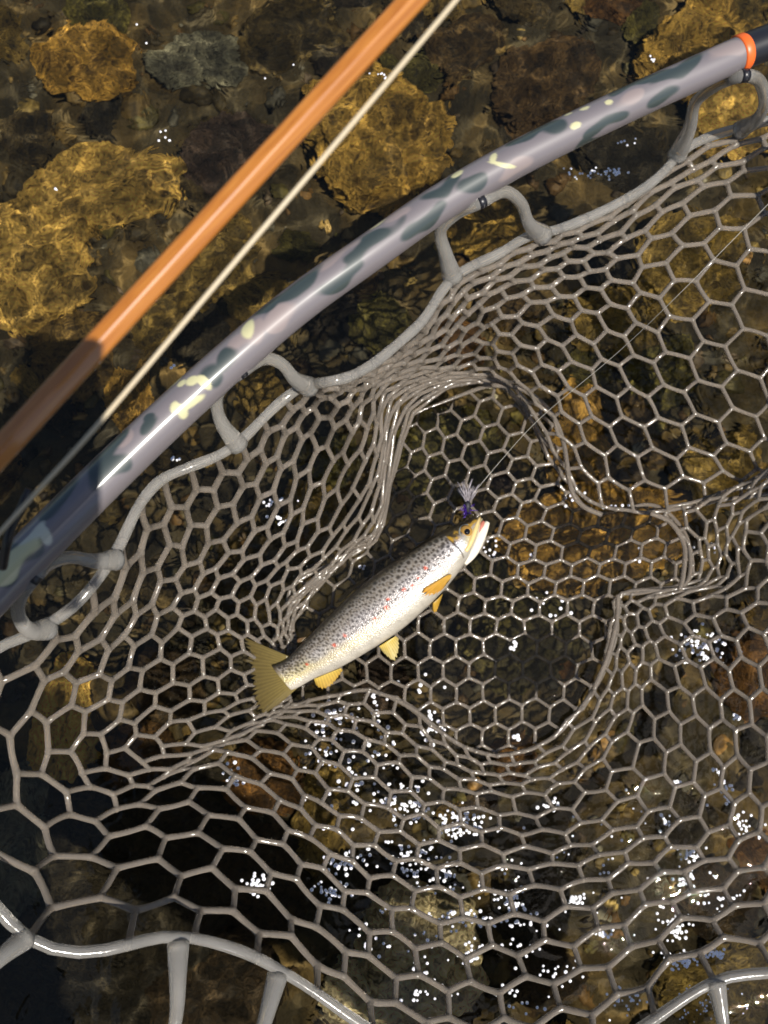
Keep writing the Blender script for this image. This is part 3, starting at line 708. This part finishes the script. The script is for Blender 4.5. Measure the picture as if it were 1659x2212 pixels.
# ------------------------------------------------------------------ brown trout
FZ = 0.010
def F2(cx, cy): return (486+cx/2.56, 972+cy/2.56)          # close-up crop -> photo grid
back = [(250, 1190), (296, 1172), (350, 1138), (450, 1032), (560, 918), (700, 782), (850, 660), (1000, 558), (1150, 466), (1300, 398), (1380, 372), (1416, 362)]
belly = [(260, 1340), (330, 1342), (400, 1322), (500, 1268), (640, 1210), (800, 1120), (960, 1018), (1080, 918), (1200, 800), (1288, 695), (1356, 592), (1398, 492), (1416, 410)]
AX = np.array([.782, -.623]); DP = np.array([-.623, -.782]); O0 = np.array([335., 1245.])
def sd(q): q = np.array(q, float)-O0; return q@AX, q@DP
bs = np.array([sd(q) for q in back]); ls = np.array([sd(q) for q in belly])
bs_f = spline(bs, 200); ls_f = spline(ls, 200)
o1 = np.argsort(bs_f[:, 0]); o2 = np.argsort(ls_f[:, 0])
NS, NA = 300, 96
S0, S1 = -26.0, 1392.0
svals = S0+(S1-S0)*(1-(1-np.linspace(0, 1, NS))**1.25)
top = np.interp(svals, bs_f[o1, 0], bs_f[o1, 1]); bot = np.interp(svals, ls_f[o2, 0], ls_f[o2, 1])
mmpc = (CAM_Z-FZ)/FPX/2.56                                  # metres per crop pixel at the fish
tt = (svals-S0)/(S1-S0)
wid = np.interp(tt, [0, .06, .15, .3, .5, .65, .78, .88, .95, .985, 1], [.0045, .0055, .0085, .0130, .0165, .0172, .0162, .0140, .0095, .0055, .0012])
nose = np.sqrt(np.clip((S1-svals)/38.0, 0.0, 1.0)); nose = np.maximum(nose, 0.02)
mid_ = (top+bot)/2; hal = np.maximum((top-bot)/2, 1)*0.94
hal = hal*np.minimum(1, nose*1.0+0.0)
def fish_pt(s, d, h):
    q = O0+AX*s+DP*d; x, y = F2(*q); v = P(x, y, FZ); return Vector((v.x, v.y, FZ+h))
fr_ = np.random.default_rng(5)
# spots on the flank (t along, v across -1 belly .. 1 back, radius)
spots = []
tries = 0
while len(spots) < 420 and tries < 20000:
    tries += 1
    t = fr_.uniform(.02, .83); v = fr_.beta(3.0, 1.7)*2-1
    if v < -.12 or (v < .12 and fr_.random() < .6): continue
    r_s = fr_.uniform(.0038, .0075)*(1.25 if t > .5 else .9)
    if any(abs(t-q_[0]) < .03 and math.hypot(t-q_[0], (v-q_[1])*.085) < (r_s+q_[2])*1.12 for q_ in spots): continue
    spots.append((t, v, r_s))
for _ in range(30): spots.append((fr_.uniform(.80, .93), fr_.uniform(.1, .95), fr_.uniform(.004, .008)))
reds = [(.70, .10, .010), (.585, .0, .010), (.49, -.10, .011), (.515, .08, .009), (.43, -.16, .009), (.30, .02, .009), (.245, -.03, .010), (.62, -.08, .008), (.115, -.05, .008), (.655, .02, .007)]
SP = np.array(spots); RD = np.array(reds)
def lerp3(a, b_, t): return np.array(a)*(1-t)+np.array(b_)*t
def sm(a, b_, x): x = min(1, max(0, (x-a)/(b_-a))); return x*x*(3-2*x)
def fish_col(t, v, hh):
    """hh: half depth in t units, so that spots are round"""
    n1 = mnoise.noise(Vector((t*26, v*3.5, 1.3))); n2 = mnoise.noise(Vector((t*75, v*9, 5.1))); n3 = mnoise.noise(Vector((t*9, v*1.5, 9)))
    side = np.array((0.42, 0.375, 0.36)); belly_c = np.array((0.62, 0.56, 0.46))
    c = lerp3(belly_c, side, sm(-.55, -.05, v))
    c = lerp3(c, (0.25, 0.20, 0.145), sm(.05, .45, v))
    c = lerp3(c, (0.11, 0.082, 0.045), sm(.5, .8, v))
    c = lerp3(c, (0.022, 0.017, 0.010), sm(.78, .97, v))
    c = lerp3(c, (0.62, 0.50, 0.16), 0.75*sm(.30, .06, t)*sm(.7, .0, abs(v+.1)))           # yellowish tail stalk
    c = lerp3(c, (0.70, 0.56, 0.22), 0.55*sm(.25, -.1, abs(t-.33))*sm(.35, .0, abs(v+.38)))
    c = c*(1+0.16*n1+0.16*n2)
    if v > -.3: c = lerp3(c, (0.40, 0.40, 0.52), max(0, n3)*.55*sm(.5, .1, abs(v-.05)))      # lilac parr marks
    if t < .84:
        if -0.35 < v:
            ds = np.hypot(SP[:, 0]-t, (SP[:, 1]-v)*hh); w_ = ds/SP[:, 2]
            kk = w_.min(); c = lerp3(c, (0.03, 0.026, 0.022), 0.82*(1-sm(.5, 1.2, kk)))
            halo = (1-sm(.2, .55, abs(kk-1.5)))*.34*(1-sm(.6,.9,v)); c = lerp3(c, (0.75, 0.72, 0.68), halo)
        ds = np.hypot(RD[:, 0]-t, (RD[:, 1]-v)*hh); kk = (ds/RD[:, 2]).min()
        c = lerp3(c, (0.72, 0.09, 0.025), 0.85*(1-sm(.4, 1.0, kk)))
    else:                                                   # head
        u = t
        c = lerp3(c, (0.60, 0.56, 0.48), .8*sm(-.45, -.75, v)); c = lerp3(c, (0.06, 0.042, 0.015), sm(.18, .5, v+.35*(t-.84)))
        g = sm(.05, .35, v)*sm(.75, .4, v)*(0.5+1.1*mnoise.noise(Vector((t*60, v*4, 2.2))))
        c = lerp3(c, (0.62, 0.36, 0.04), max(0, min(1, g*1.9)))
        c = lerp3(c, (0.66, 0.70, 0.74), .8*sm(.10, -.10, v)*sm(-.65, -.3, v)*sm(.91, .86, t))
        c = lerp3(c, (0.70, 0.56, 0.20), .7*sm(.15, -.25, v)*sm(.86, .91, t)*sm(-.95, -.6, v))
        ds = np.hypot(SP[:, 0]-t, (SP[:, 1]-v)*hh); kk = (ds/SP[:, 2]).min(); c = lerp3(c, (0.03, 0.025, 0.02), .8*(1-sm(.6, 1.1, kk)))
    # gill cover edge
    ge = 0.842-0.030*(v)**2+0.02*max(0, -v)
    if -.75 < v < .62: c = lerp3(c, (0.10, 0.06, 0.03), .75*(1-sm(.0, .006, abs(t-ge))))
    return np.clip(c*.80, .006, .8)
vs = []; cl = []; fs = []
for i in range(NS):
    hh = hal[i]/(S1-S0)
    for k in range(NA):
        a = 2*math.pi*k/NA; ca_ = math.cos(a); sa_ = math.sin(a)
        v = math.copysign(abs(ca_)**0.92, ca_); hgt = wid[i]*math.copysign(abs(sa_)**0.86, sa_)*nose[i]**.7
        bulge = 0.0
        t = tt[i]
        ge = 0.842-0.030*v*v+0.02*max(0, -v)
        if -.8 < v < .75 and t < ge and t > ge-.05: bulge = -0.0011*(1-(ge-t)/.05)*sm(.8, .5, abs(v))
        p = fish_pt(svals[i], mid_[i]+hal[i]*v, 0); p.z = FZ+(hgt+math.copysign(bulge, hgt) if abs(hgt) > .003 else hgt)
        vs.append(p); cl.append(tuple(fish_col(t, v, hh)))
for i in range(NS-1):
    for k in range(NA):
        k2 = (k+1) % NA; fs.append((i*NA+k, i*NA+k2, (i+1)*NA+k2, (i+1)*NA+k))
fs.append(tuple(range(NA-1, -1, -1))); fs.append(tuple((NS-1)*NA+k for k in range(NA)))
m, nt, b = mat('trout_skin')
ca = N(nt, 'ShaderNodeVertexColor'); ca.layer_name = 'Col'; nt.links.new(ca.outputs[0], b.inputs['Base Color'])
b.inputs['Roughness'].default_value = 0.34; b.inputs['Metallic'].default_value = 0.25; b.inputs['Coat Weight'].default_value = 0.8; b.inputs['Coat Roughness'].default_value = 0.12
vo = N(nt, 'ShaderNodeTexVoronoi'); vo.inputs['Scale'].default_value = 900; tc = N(nt, 'ShaderNodeTexCoord'); nt.links.new(tc.outputs['Object'], vo.inputs['Vector'])
bump(nt, b, vo.outputs['Distance'], 0.45, 0.0006)
M_SKIN = m
trout = empty('brown_trout', fish_pt(700, 0, 0)); tag(trout, 'silvery brown trout with black and red spots lying in the net', 'trout')
mb = MB(); mb.add(vs, fs, cl); body = mb.build('body', M_SKIN, trout)
def fin_mat(name, c1, c2, alpha):
    m, nt, b = mat(name)
    ca = N(nt, 'ShaderNodeVertexColor'); ca.layer_name = 'Col'; nt.links.new(ca.outputs[0], b.inputs['Base Color'])
    b.inputs['Roughness'].default_value = 0.3; b.inputs['Alpha'].default_value = alpha
    return m
M_FIN = fin_mat('fin_membrane', None, None, 0.78)
def fin(name, root, tip, z0, z1, c_root, c_tip, nu=28, nv=12, label=None, curl=0.0):
    R_ = spline(root, nu); T_ = spline(tip, nu); mb = MB(); vs = []; cl = []
    for side in (1, -1):
        for i in range(nu):
            for j in range(nv):
                f = j/(nv-1); q = R_[i]*(1-f)+T_[i]*f+(T_[i]-R_[i])*f**6*0.10*math.sin(i*2.7+nu)*(1 if 1 < i < nu-2 else 0); x, y = F2(*q)
                ray = 0.5+0.5*math.cos(i*math.pi*1.0)
                z = z0*(1-f)+z1*f+curl*f*f+side*(0.0003*(1-.6*f))+0.00035*ray*f*(1.0-.3*f)
                v = P(x, y, z); vs.append(v)
                c = lerp3(c_root, c_tip, f)*(0.8+.35*ray)*(1+.15*mnoise.noise(Vector((i*.5, j*.7, 1))))
                cl.append(tuple(np.clip(c, .01, .85)))
    fs = []; o = nu*nv
    for i in range(nu-1):
        for j in range(nv-1):
            a = i*nv+j; fs.append((a, a+nv, a+nv+1, a+1)); fs.append((o+a, o+a+1, o+a+nv+1, o+a+nv))
    for j in range(nv-1):
        fs.append((j, j+1, o+j+1, o+j)); a = (nu-1)*nv+j; fs.append((a, o+a, o+a+1, a+1))
    for i in range(nu-1):
        a = i*nv; fs.append((a, o+a, o+a+nv, a+nv)); a += nv-1; fs.append((a, a+nv, o+a+nv, o+a))
    mb.add(vs, fs, cl); ob = mb.build(name, M_FIN, trout)
    if label: ob['label'] = label
    return ob
fin('tail_fin', [(352, 1140), (340, 1200), (340, 1260), (356, 1305), (400, 1318)], [(105, 1036), (132, 1100), (146, 1190), (160, 1290), (172, 1380), (212, 1450), (292, 1412)], FZ, FZ-.003, (0.20, 0.15, 0.045), (0.10, 0.072, 0.022), 44, 18, 'broad olive brown tail fin')
wz = FZ+0.0145
fin('pectoral_fin', [(1236, 688), (1252, 690), (1250, 706)], [(1098, 768), (1104, 792), (1130, 802), (1190, 782), (1238, 728)], wz, wz+.0025, (0.62, 0.36, 0.05), (0.56, 0.27, 0.02), 22, 12, 'small amber pectoral fin')
fin('pelvic_fin', [(852, 1086), (905, 1052), (944, 1030)], [(868, 1112), (905, 1146), (936, 1162), (958, 1108), (960, 1040)], FZ+.004, FZ-.001, (0.58, 0.42, 0.08), (0.52, 0.42, 0.17), 22, 12, 'amber pelvic fin with a pale edge')
fin('anal_fin', [(492, 1266), (560, 1238), (640, 1206)], [(504, 1302), (540, 1318), (590, 1296), (652, 1218)], FZ+.002, FZ-.003, (0.60, 0.42, 0.08), (0.46, 0.28, 0.05), 22, 10, 'amber anal fin')
fin('pectoral_fin', [(1150, 846), (1178, 822), (1204, 796)], [(1148, 890), (1168, 894), (1198, 818)], FZ-.008, FZ-.013, (0.5, 0.3, 0.04), (0.45, 0.25, 0.03), 16, 8)
fin('dorsal_fin', [(640, 842), (720, 768), (800, 702)], [(612, 848), (660, 790), (770, 708)], FZ-.001, FZ-.006, (0.08, 0.06, 0.03), (0.06, 0.045, 0.02), 20, 8)
fin('adipose_fin', [(424, 1062), (438, 1046), (452, 1032)], [(400, 1064), (402, 1046), (430, 1036)], FZ, FZ-.001, (0.16, 0.11, 0.05), (0.2, 0.1, 0.04), 10, 6)
# lower jaw, upper jaw bone, eye, gill plate
M_JAW = simple('jaw_skin', (0.74, 0.68, 0.56), 0.3, **{'Coat Weight': .6})
jaw_c = [(1322, 628), (1352, 585), (1376, 545), (1404, 492), (1434, 430), (1453, 398)]
jr_ = [.0030, .0052, .0060, .0056, .0042, .0022]; sp = spline([(x, y, r_) for (x, y), r_ in zip(jaw_c, jr_)], 36)
mb = MB(); mb.tube([P(*F2(x, y), FZ+.0005) for x, y, r_ in sp], [r_*.78 for x, y, r_ in sp], 16)
jw = mb.build('lower_jaw', M_JAW, trout); jw['label'] = 'white slightly open lower jaw'
mb = MB(); mx_ = [(1330, 560), (1352, 520), (1374, 466), (1392, 412), (1408, 372)]
def surf_z(cx, cy):
    s_, d_ = sd((cx, cy)); i = int(np.abs(svals-s_).argmin()); v = (d_-mid_[i])/hal[i]
    return FZ+wid[i]*nose[i]**.7*max(0, 1-abs(v)**2.1)**.46
mb.tube([P(*F2(x, y), surf_z(x, y)+.0002) for x, y in spline(mx_, 26)], [.0012+.0009*math.sin(math.pi*min(1, .15+i/26)) for i in range(26)], 10)
mb.build('upper_jaw_bone', simple('maxilla', (0.70, 0.52, 0.22), 0.3, **{'Coat Weight': .6}), trout)
mb = MB(); mgap = [(1402, 470), (1412, 440), (1422, 412), (1430, 392)]
mb.tube([P(*F2(x, y), FZ+.002) for x, y in spline(mgap, 10)], [.0012, .0018, .002, .002, .002, .002, .002, .0018, .0014, .0008], 8)
mb.build('mouth', simple('mouth_flesh', (0.42, 0.14, 0.10), 0.4), trout)
ex, ey = 1332, 452; ez = surf_z(ex, ey)
ec = P(*F2(ex, ey), ez-.0018)
mb = MB(); mb.ball(ec, .0050, 24, 14, (1, 1, .75)); eye = mb.build('eye', simple('iris', (0.36, 0.20, 0.04), 0.12, **{'Coat Weight': 1.0}), trout)
mb = MB(); mb.ball(ec+Vector((.0004, -.0002, .0022)), .0027, 20, 10, (1, 1, .75)); mb.build('pupil', simple('pupil', (0.004, 0.004, 0.006), 0.08), eye)
mb = MB(); ring = [P(*F2(ex+math.cos(a)*36, ey+math.sin(a)*36), surf_z(ex+math.cos(a)*36, ey+math.sin(a)*36)) for a in np.linspace(math.radians(120), math.radians(290), 20)]
mb.tube(ring, .0009, 8); mb.build('eye_socket', simple('socket', (0.22, 0.22, 0.20), 0.3), eye)

# ------------------------------------------------------------------ artificial fly and leader
def Z6(x, y): return ((1700+x/4.1475)*.54, (1800+y/4.1475)*.54)
fly = empty('artificial_fly', P(*Z6(700, 1000), .012)); tag(fly, 'small black and purple fly with grey wing hooked at the trout snout', 'fishing fly')
mb = MB(); mb.tube([P(*Z6(x, y), z) for x, y, z in [(698, 1085, .012), (696, 1010, .014), (700, 940, .016), (702, 880, .017), (704, 845, .017)]], [.0018, .0026, .0029, .0026, .0012], 10)
mb.build('thread_body', simple('black_thread', (0.008, 0.008, 0.012), 0.6), fly)
mb = MB(); q = random.Random(4)
for k in range(46):
    a = q.uniform(-1.0, .85); L = q.uniform(190, 430)*(1-.25*abs(a)); x0, y0 = 705+q.uniform(-35, 45), 862+q.uniform(-25, 15)
    x1, y1 = x0+math.sin(a*.75)*L, y0-math.cos(a*.75)*L; zz = q.uniform(.014, .026)
    mb.tube([P(*Z6(x0, y0), .017), P(*Z6((x0+x1)/2+q.uniform(-12, 12), (y0+y1)/2), (zz+.017)/2+.001), P(*Z6(x1, y1), zz)], [.00035, .0003, .00012], 5)
mb.build('wing', simple('grey_hackle', (0.34, 0.31, 0.33), 0.5), fly)
mb = MB()
for k in range(26):
    a = q.uniform(0, 6.28); L = q.uniform(60, 190); x0, y0 = 700, 985+q.uniform(-45, 70); x1, y1 = x0+math.cos(a)*L, y0+math.sin(a)*L*.6
    mb.tube([P(*Z6(x0, y0), .016), P(*Z6(x1, y1), q.uniform(.012, .022))], [.0004, .00018], 5)
mb.build('tinsel', simple('purple_tinsel', (0.05, 0.015, 0.22), 0.3, 0.3), fly)
mb = MB(); hk = [P(*Z6(x, y), z) for x, y, z in [(704, 845, .017), (700, 960, .0145), (705, 1070, .012), (735, 1130, .008), (790, 1120, .006), (800, 1070, .008)]]
mb.tube([Vector(p) for p in spline([tuple(p) for p in hk], 24)], .00045, 6); mb.build('hook', simple('hook_steel', (0.25, 0.24, 0.24), 0.3, 1.0), fly)
ld = [P(*Z6(704, 845), .017), P(1075, 1003, .02), P(1165, 905, .05), P(1330, 765, .11), P(1462, 640, .17), P(1680, 420, .22), P(1800, 300, .24)]
mb = MB(); mb.tube([Vector(p) for p in spline([tuple(p) for p in ld], 60)], .00016, 6)
le = mb.build('leader', simple('leader_nylon', (0.55, 0.52, 0.45), 0.2), None); tag(le, 'hair thin clear leader running from the fly over the mesh', 'leader')

# ------------------------------------------------------------------ bubbles on the water: white beads standing in for sun sparkle
mb = MB(); q = random.Random(9); bc = []
def glint_at(x, y, r_): bc.append((x, y, r_))
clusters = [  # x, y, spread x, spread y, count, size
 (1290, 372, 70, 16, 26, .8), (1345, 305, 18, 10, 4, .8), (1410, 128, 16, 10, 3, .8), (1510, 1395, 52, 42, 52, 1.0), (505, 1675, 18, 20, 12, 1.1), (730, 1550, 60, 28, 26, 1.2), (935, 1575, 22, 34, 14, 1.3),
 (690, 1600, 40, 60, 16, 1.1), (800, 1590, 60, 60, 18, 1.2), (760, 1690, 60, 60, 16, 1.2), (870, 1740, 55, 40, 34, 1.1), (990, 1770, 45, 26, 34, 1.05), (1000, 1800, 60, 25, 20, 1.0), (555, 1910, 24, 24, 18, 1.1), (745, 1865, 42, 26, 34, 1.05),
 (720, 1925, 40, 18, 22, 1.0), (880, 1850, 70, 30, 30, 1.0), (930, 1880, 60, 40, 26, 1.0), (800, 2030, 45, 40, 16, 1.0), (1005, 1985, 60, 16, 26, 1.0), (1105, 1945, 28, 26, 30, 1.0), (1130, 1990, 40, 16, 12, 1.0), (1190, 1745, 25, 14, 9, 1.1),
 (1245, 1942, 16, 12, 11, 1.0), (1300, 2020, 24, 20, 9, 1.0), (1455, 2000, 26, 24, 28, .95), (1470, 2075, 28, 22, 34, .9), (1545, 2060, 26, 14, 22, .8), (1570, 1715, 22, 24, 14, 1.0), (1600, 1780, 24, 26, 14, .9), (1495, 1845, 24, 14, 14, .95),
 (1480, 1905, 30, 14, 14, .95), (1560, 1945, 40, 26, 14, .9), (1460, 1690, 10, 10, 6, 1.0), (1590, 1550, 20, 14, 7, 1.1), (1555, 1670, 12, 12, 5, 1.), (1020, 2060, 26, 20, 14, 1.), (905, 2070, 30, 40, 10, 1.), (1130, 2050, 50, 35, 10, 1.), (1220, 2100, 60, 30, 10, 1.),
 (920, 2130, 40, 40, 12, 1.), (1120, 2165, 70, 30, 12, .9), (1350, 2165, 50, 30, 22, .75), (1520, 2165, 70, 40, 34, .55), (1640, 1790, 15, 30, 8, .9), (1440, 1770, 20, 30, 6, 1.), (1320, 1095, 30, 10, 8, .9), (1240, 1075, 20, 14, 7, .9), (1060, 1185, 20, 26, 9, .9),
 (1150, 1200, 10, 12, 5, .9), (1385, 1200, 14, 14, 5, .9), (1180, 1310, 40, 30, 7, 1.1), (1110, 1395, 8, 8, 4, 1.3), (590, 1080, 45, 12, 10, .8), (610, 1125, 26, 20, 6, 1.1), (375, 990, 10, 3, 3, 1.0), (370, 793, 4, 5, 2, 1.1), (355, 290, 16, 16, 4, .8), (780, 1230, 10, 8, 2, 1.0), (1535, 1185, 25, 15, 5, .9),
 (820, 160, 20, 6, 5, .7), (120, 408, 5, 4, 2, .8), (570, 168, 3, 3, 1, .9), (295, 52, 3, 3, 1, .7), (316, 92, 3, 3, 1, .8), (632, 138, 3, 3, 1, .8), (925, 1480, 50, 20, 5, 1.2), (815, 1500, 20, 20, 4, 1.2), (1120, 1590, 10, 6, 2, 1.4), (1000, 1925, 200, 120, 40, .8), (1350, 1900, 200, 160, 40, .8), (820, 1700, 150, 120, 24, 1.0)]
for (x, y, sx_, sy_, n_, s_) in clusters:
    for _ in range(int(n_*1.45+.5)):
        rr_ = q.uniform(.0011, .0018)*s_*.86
        glint_at(q.gauss(x, sx_*.55), q.gauss(y, sy_*.55), rr_)
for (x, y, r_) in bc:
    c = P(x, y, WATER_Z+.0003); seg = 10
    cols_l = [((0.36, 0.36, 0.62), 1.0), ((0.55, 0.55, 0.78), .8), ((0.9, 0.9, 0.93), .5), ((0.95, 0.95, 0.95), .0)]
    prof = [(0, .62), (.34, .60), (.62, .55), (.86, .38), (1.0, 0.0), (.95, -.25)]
    pcol = [(0.46, 0.46, 0.66), (0.58, 0.58, 0.76), (0.92, 0.92, 0.94), (0.95, 0.95, 0.95), (0.9, 0.9, 0.9), (.6, .6, .6)]  # white rim and bluish centre imitate a sun glint
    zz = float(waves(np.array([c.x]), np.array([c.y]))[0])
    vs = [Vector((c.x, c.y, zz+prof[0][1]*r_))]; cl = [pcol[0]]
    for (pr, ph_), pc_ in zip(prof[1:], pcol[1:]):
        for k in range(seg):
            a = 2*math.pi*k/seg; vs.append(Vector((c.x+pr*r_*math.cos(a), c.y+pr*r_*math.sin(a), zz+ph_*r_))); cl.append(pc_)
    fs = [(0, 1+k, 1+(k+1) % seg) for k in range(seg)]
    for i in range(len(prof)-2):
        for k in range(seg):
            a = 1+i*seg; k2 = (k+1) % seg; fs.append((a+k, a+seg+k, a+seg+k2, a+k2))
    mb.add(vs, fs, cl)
m, nt, b = mat('glint_bead')
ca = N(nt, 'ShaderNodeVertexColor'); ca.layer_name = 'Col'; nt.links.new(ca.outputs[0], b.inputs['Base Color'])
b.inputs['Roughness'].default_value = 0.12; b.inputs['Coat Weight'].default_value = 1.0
bo = mb.build('glints', m, None); tag(bo, 'clusters of tiny white bubbles built as beads for sun sparkle on the water', 'glints', kind='stuff')

# ------------------------------------------------------------------ photographer outside the frame (casts the shade on the left)

def cam_to_world(x, y, z): return Vector((0, 0, CAM_Z))+RC @ Vector((x, y, z))
# phone: lens in its upper right corner, seen from behind
bm = bmesh.new(); bmesh.ops.create_cube(bm, size=1.0)
for v in bm.verts: v.co = Vector((v.co.x*.072, v.co.y*.147, v.co.z*.008))
bmesh.ops.bevel(bm, geom=[e for e in bm.edges if abs(e.verts[0].co.z-e.verts[1].co.z) > .001], offset=.010, segments=5, affect='EDGES')
me = bpy.data.meshes.new('phone'); bm.to_mesh(me); bm.free(); me.materials.append(simple('phone_shell', (0.03, 0.03, 0.035), 0.3))
phone = bpy.data.objects.new('phone', me); link(phone); phone.location = cam_to_world(-.032, -.0615, .0075); phone.rotation_euler = (TILT, 0, 0)
tag(phone, 'dark phone held above the net by the angler', 'phone')
mb = MB()
for dx, dy in ((.0, .0), (.0, -.02), (-.018, -.01)):
    c = cam_to_world(dx-.004, dy-.004, .0035); n_ = RC @ Vector((0, 0, 1)); mb.tube([c-n_*.0012, c+n_*.002], .006, 16)
mb.build('lens', simple('lens_ring', (0.01, 0.01, 0.012), 0.15), phone)
# angler, kneeling and leaning over the net
J = {'pelvis': ((-0.230, -.78, .16), .16), 'belly': ((-0.220, -.70, .36), .15), 'chest': ((-0.210, -.52, .60), .155), 'neck': ((-0.210, -.37, .74), .06), 'head': ((-0.210, -.30, .82), .085), 'crown': ((-0.210, -.27, .91), .075),
     'rsh': ((-0.040, -.40, .68), .075), 'relb': ((.30, -.56, .42), .05), 'rwri': ((.295, -.42, .20), .032), 'rhand': ((.262, -.355, .145), .034),
     'lsh': ((-0.380, -.40, .68), .075), 'lelb': ((-.30, -.20, .50), .05), 'lwri': ((-.11, -.11, .555), .032), 'lhand': ((-.072, -.085, .574), .03),
     'rhip': ((-0.120, -.80, .10), .11), 'rknee': ((-0.050, -.52, -.16), .085), 'rfoot': ((.03, -.90, -.20), .055), 'rtoe': ((.03, -1.02, -.215), .045),
     'lhip': ((-0.340, -.80, .10), .11), 'lknee': ((-0.430, -.52, -.16), .085), 'lfoot': ((-.36, -.90, -.20), .055), 'ltoe': ((-.36, -1.02, -.215), .045)}
E_ = [('pelvis', 'belly'), ('belly', 'chest'), ('chest', 'neck'), ('neck', 'head'), ('head', 'crown'), ('chest', 'rsh'), ('rsh', 'relb'), ('relb', 'rwri'), ('rwri', 'rhand'), ('chest', 'lsh'), ('lsh', 'lelb'), ('lelb', 'lwri'), ('lwri', 'lhand'),
      ('pelvis', 'rhip'), ('rhip', 'rknee'), ('rknee', 'rfoot'), ('rfoot', 'rtoe'), ('pelvis', 'lhip'), ('lhip', 'lknee'), ('lknee', 'lfoot'), ('lfoot', 'ltoe')]
names = list(J); vv = [J[n_][0] for n_ in names]; rad_ = [J[n_][1] for n_ in names]; ee = [(names.index(a), names.index(b_)) for a, b_ in E_]
def chain(root, pts, rads):
    prev = names.index(root)
    for p, r_ in zip(pts, rads):
        vv.append(p); rad_.append(r_); names.append('f'); ee.append((prev, len(vv)-1)); prev = len(vv)-1
for k in range(4):                                        # left hand: fingers under the phone, thumb on its near edge
    b0 = Vector(J['lhand'][0])+Vector((.004+.002*k, .028-.018*k, .012))
    chain('lhand', [tuple(b0), tuple(b0+Vector((.022, .006, .010))), tuple(b0+Vector((.036, .008, .012)))], [.010, .0085, .0075])
b0 = Vector(J['lhand'][0]); chain('lhand', [tuple(b0+Vector((.002, .035, -.004))), tuple(b0+Vector((.006, .055, .002)))], [.011, .009])
for k in range(4):                                        # right hand closing on the near side of the hoop
    b0 = Vector(J['rhand'][0])+Vector((.028-.018*k, .012, -.012))
    chain('rhand', [tuple(b0), tuple(b0+Vector((0, .022, -.012))), tuple(b0+Vector((0, .016, -.032)))], [.010, .0085, .0075])
b0 = Vector(J['rhand'][0]); chain('rhand', [tuple(b0+Vector((.034, -.006, -.01))), tuple(b0+Vector((.04, .004, -.03)))], [.011, .009])
me = bpy.data.meshes.new('person'); me.from_pydata(vv, ee, [])
m, nt, b = mat('clothing_and_skin'); nz = noise(nt, 40, 4); r = ramp(nt, [(.4, (.06, .07, .055)), (.6, (.09, .10, .08))]); nt.links.new(nz.outputs[0], r.inputs[0]); nt.links.new(r.outputs[0], b.inputs['Base Color']); b.inputs['Roughness'].default_value = .8
me.materials.append(m)
person = bpy.data.objects.new('person', me); link(person)
person.modifiers.new('skin', 'SKIN').use_smooth_shade = True
for i, sv in enumerate(me.skin_vertices[0].data): sv.radius = (rad_[i], rad_[i]); sv.use_root = (i == 0)
ss = person.modifiers.new('sub', 'SUBSURF'); ss.levels = 2; ss.render_levels = 2
tag(person, 'angler in dark olive jacket and waders kneeling over the net with a phone', 'person')
mb = MB(); hc = Vector((-.21, -.275, .905)); prof = [(.165, -.012), (.17, -.006), (.11, .0), (.102, .03), (.09, .065), (.05, .085), (.0, .09)]
vs = [hc+Vector((p_*math.cos(2*math.pi*k/28), p_*1.1*math.sin(2*math.pi*k/28), z_)) for p_, z_ in prof for k in range(28)]
mb.add(vs, [(i*28+k, i*28+(k+1) % 28, (i+1)*28+(k+1) % 28, (i+1)*28+k) for i in range(len(prof)-1) for k in range(28)])
mb.build('hat', simple('hat_cloth', (.22, .19, .13), .85), person)


for o in SC.objects:
    if o.type == 'MESH' and (o.name.startswith('river_stone') or o in (bed, gravel)): o.cycles.is_caustics_receiver = True
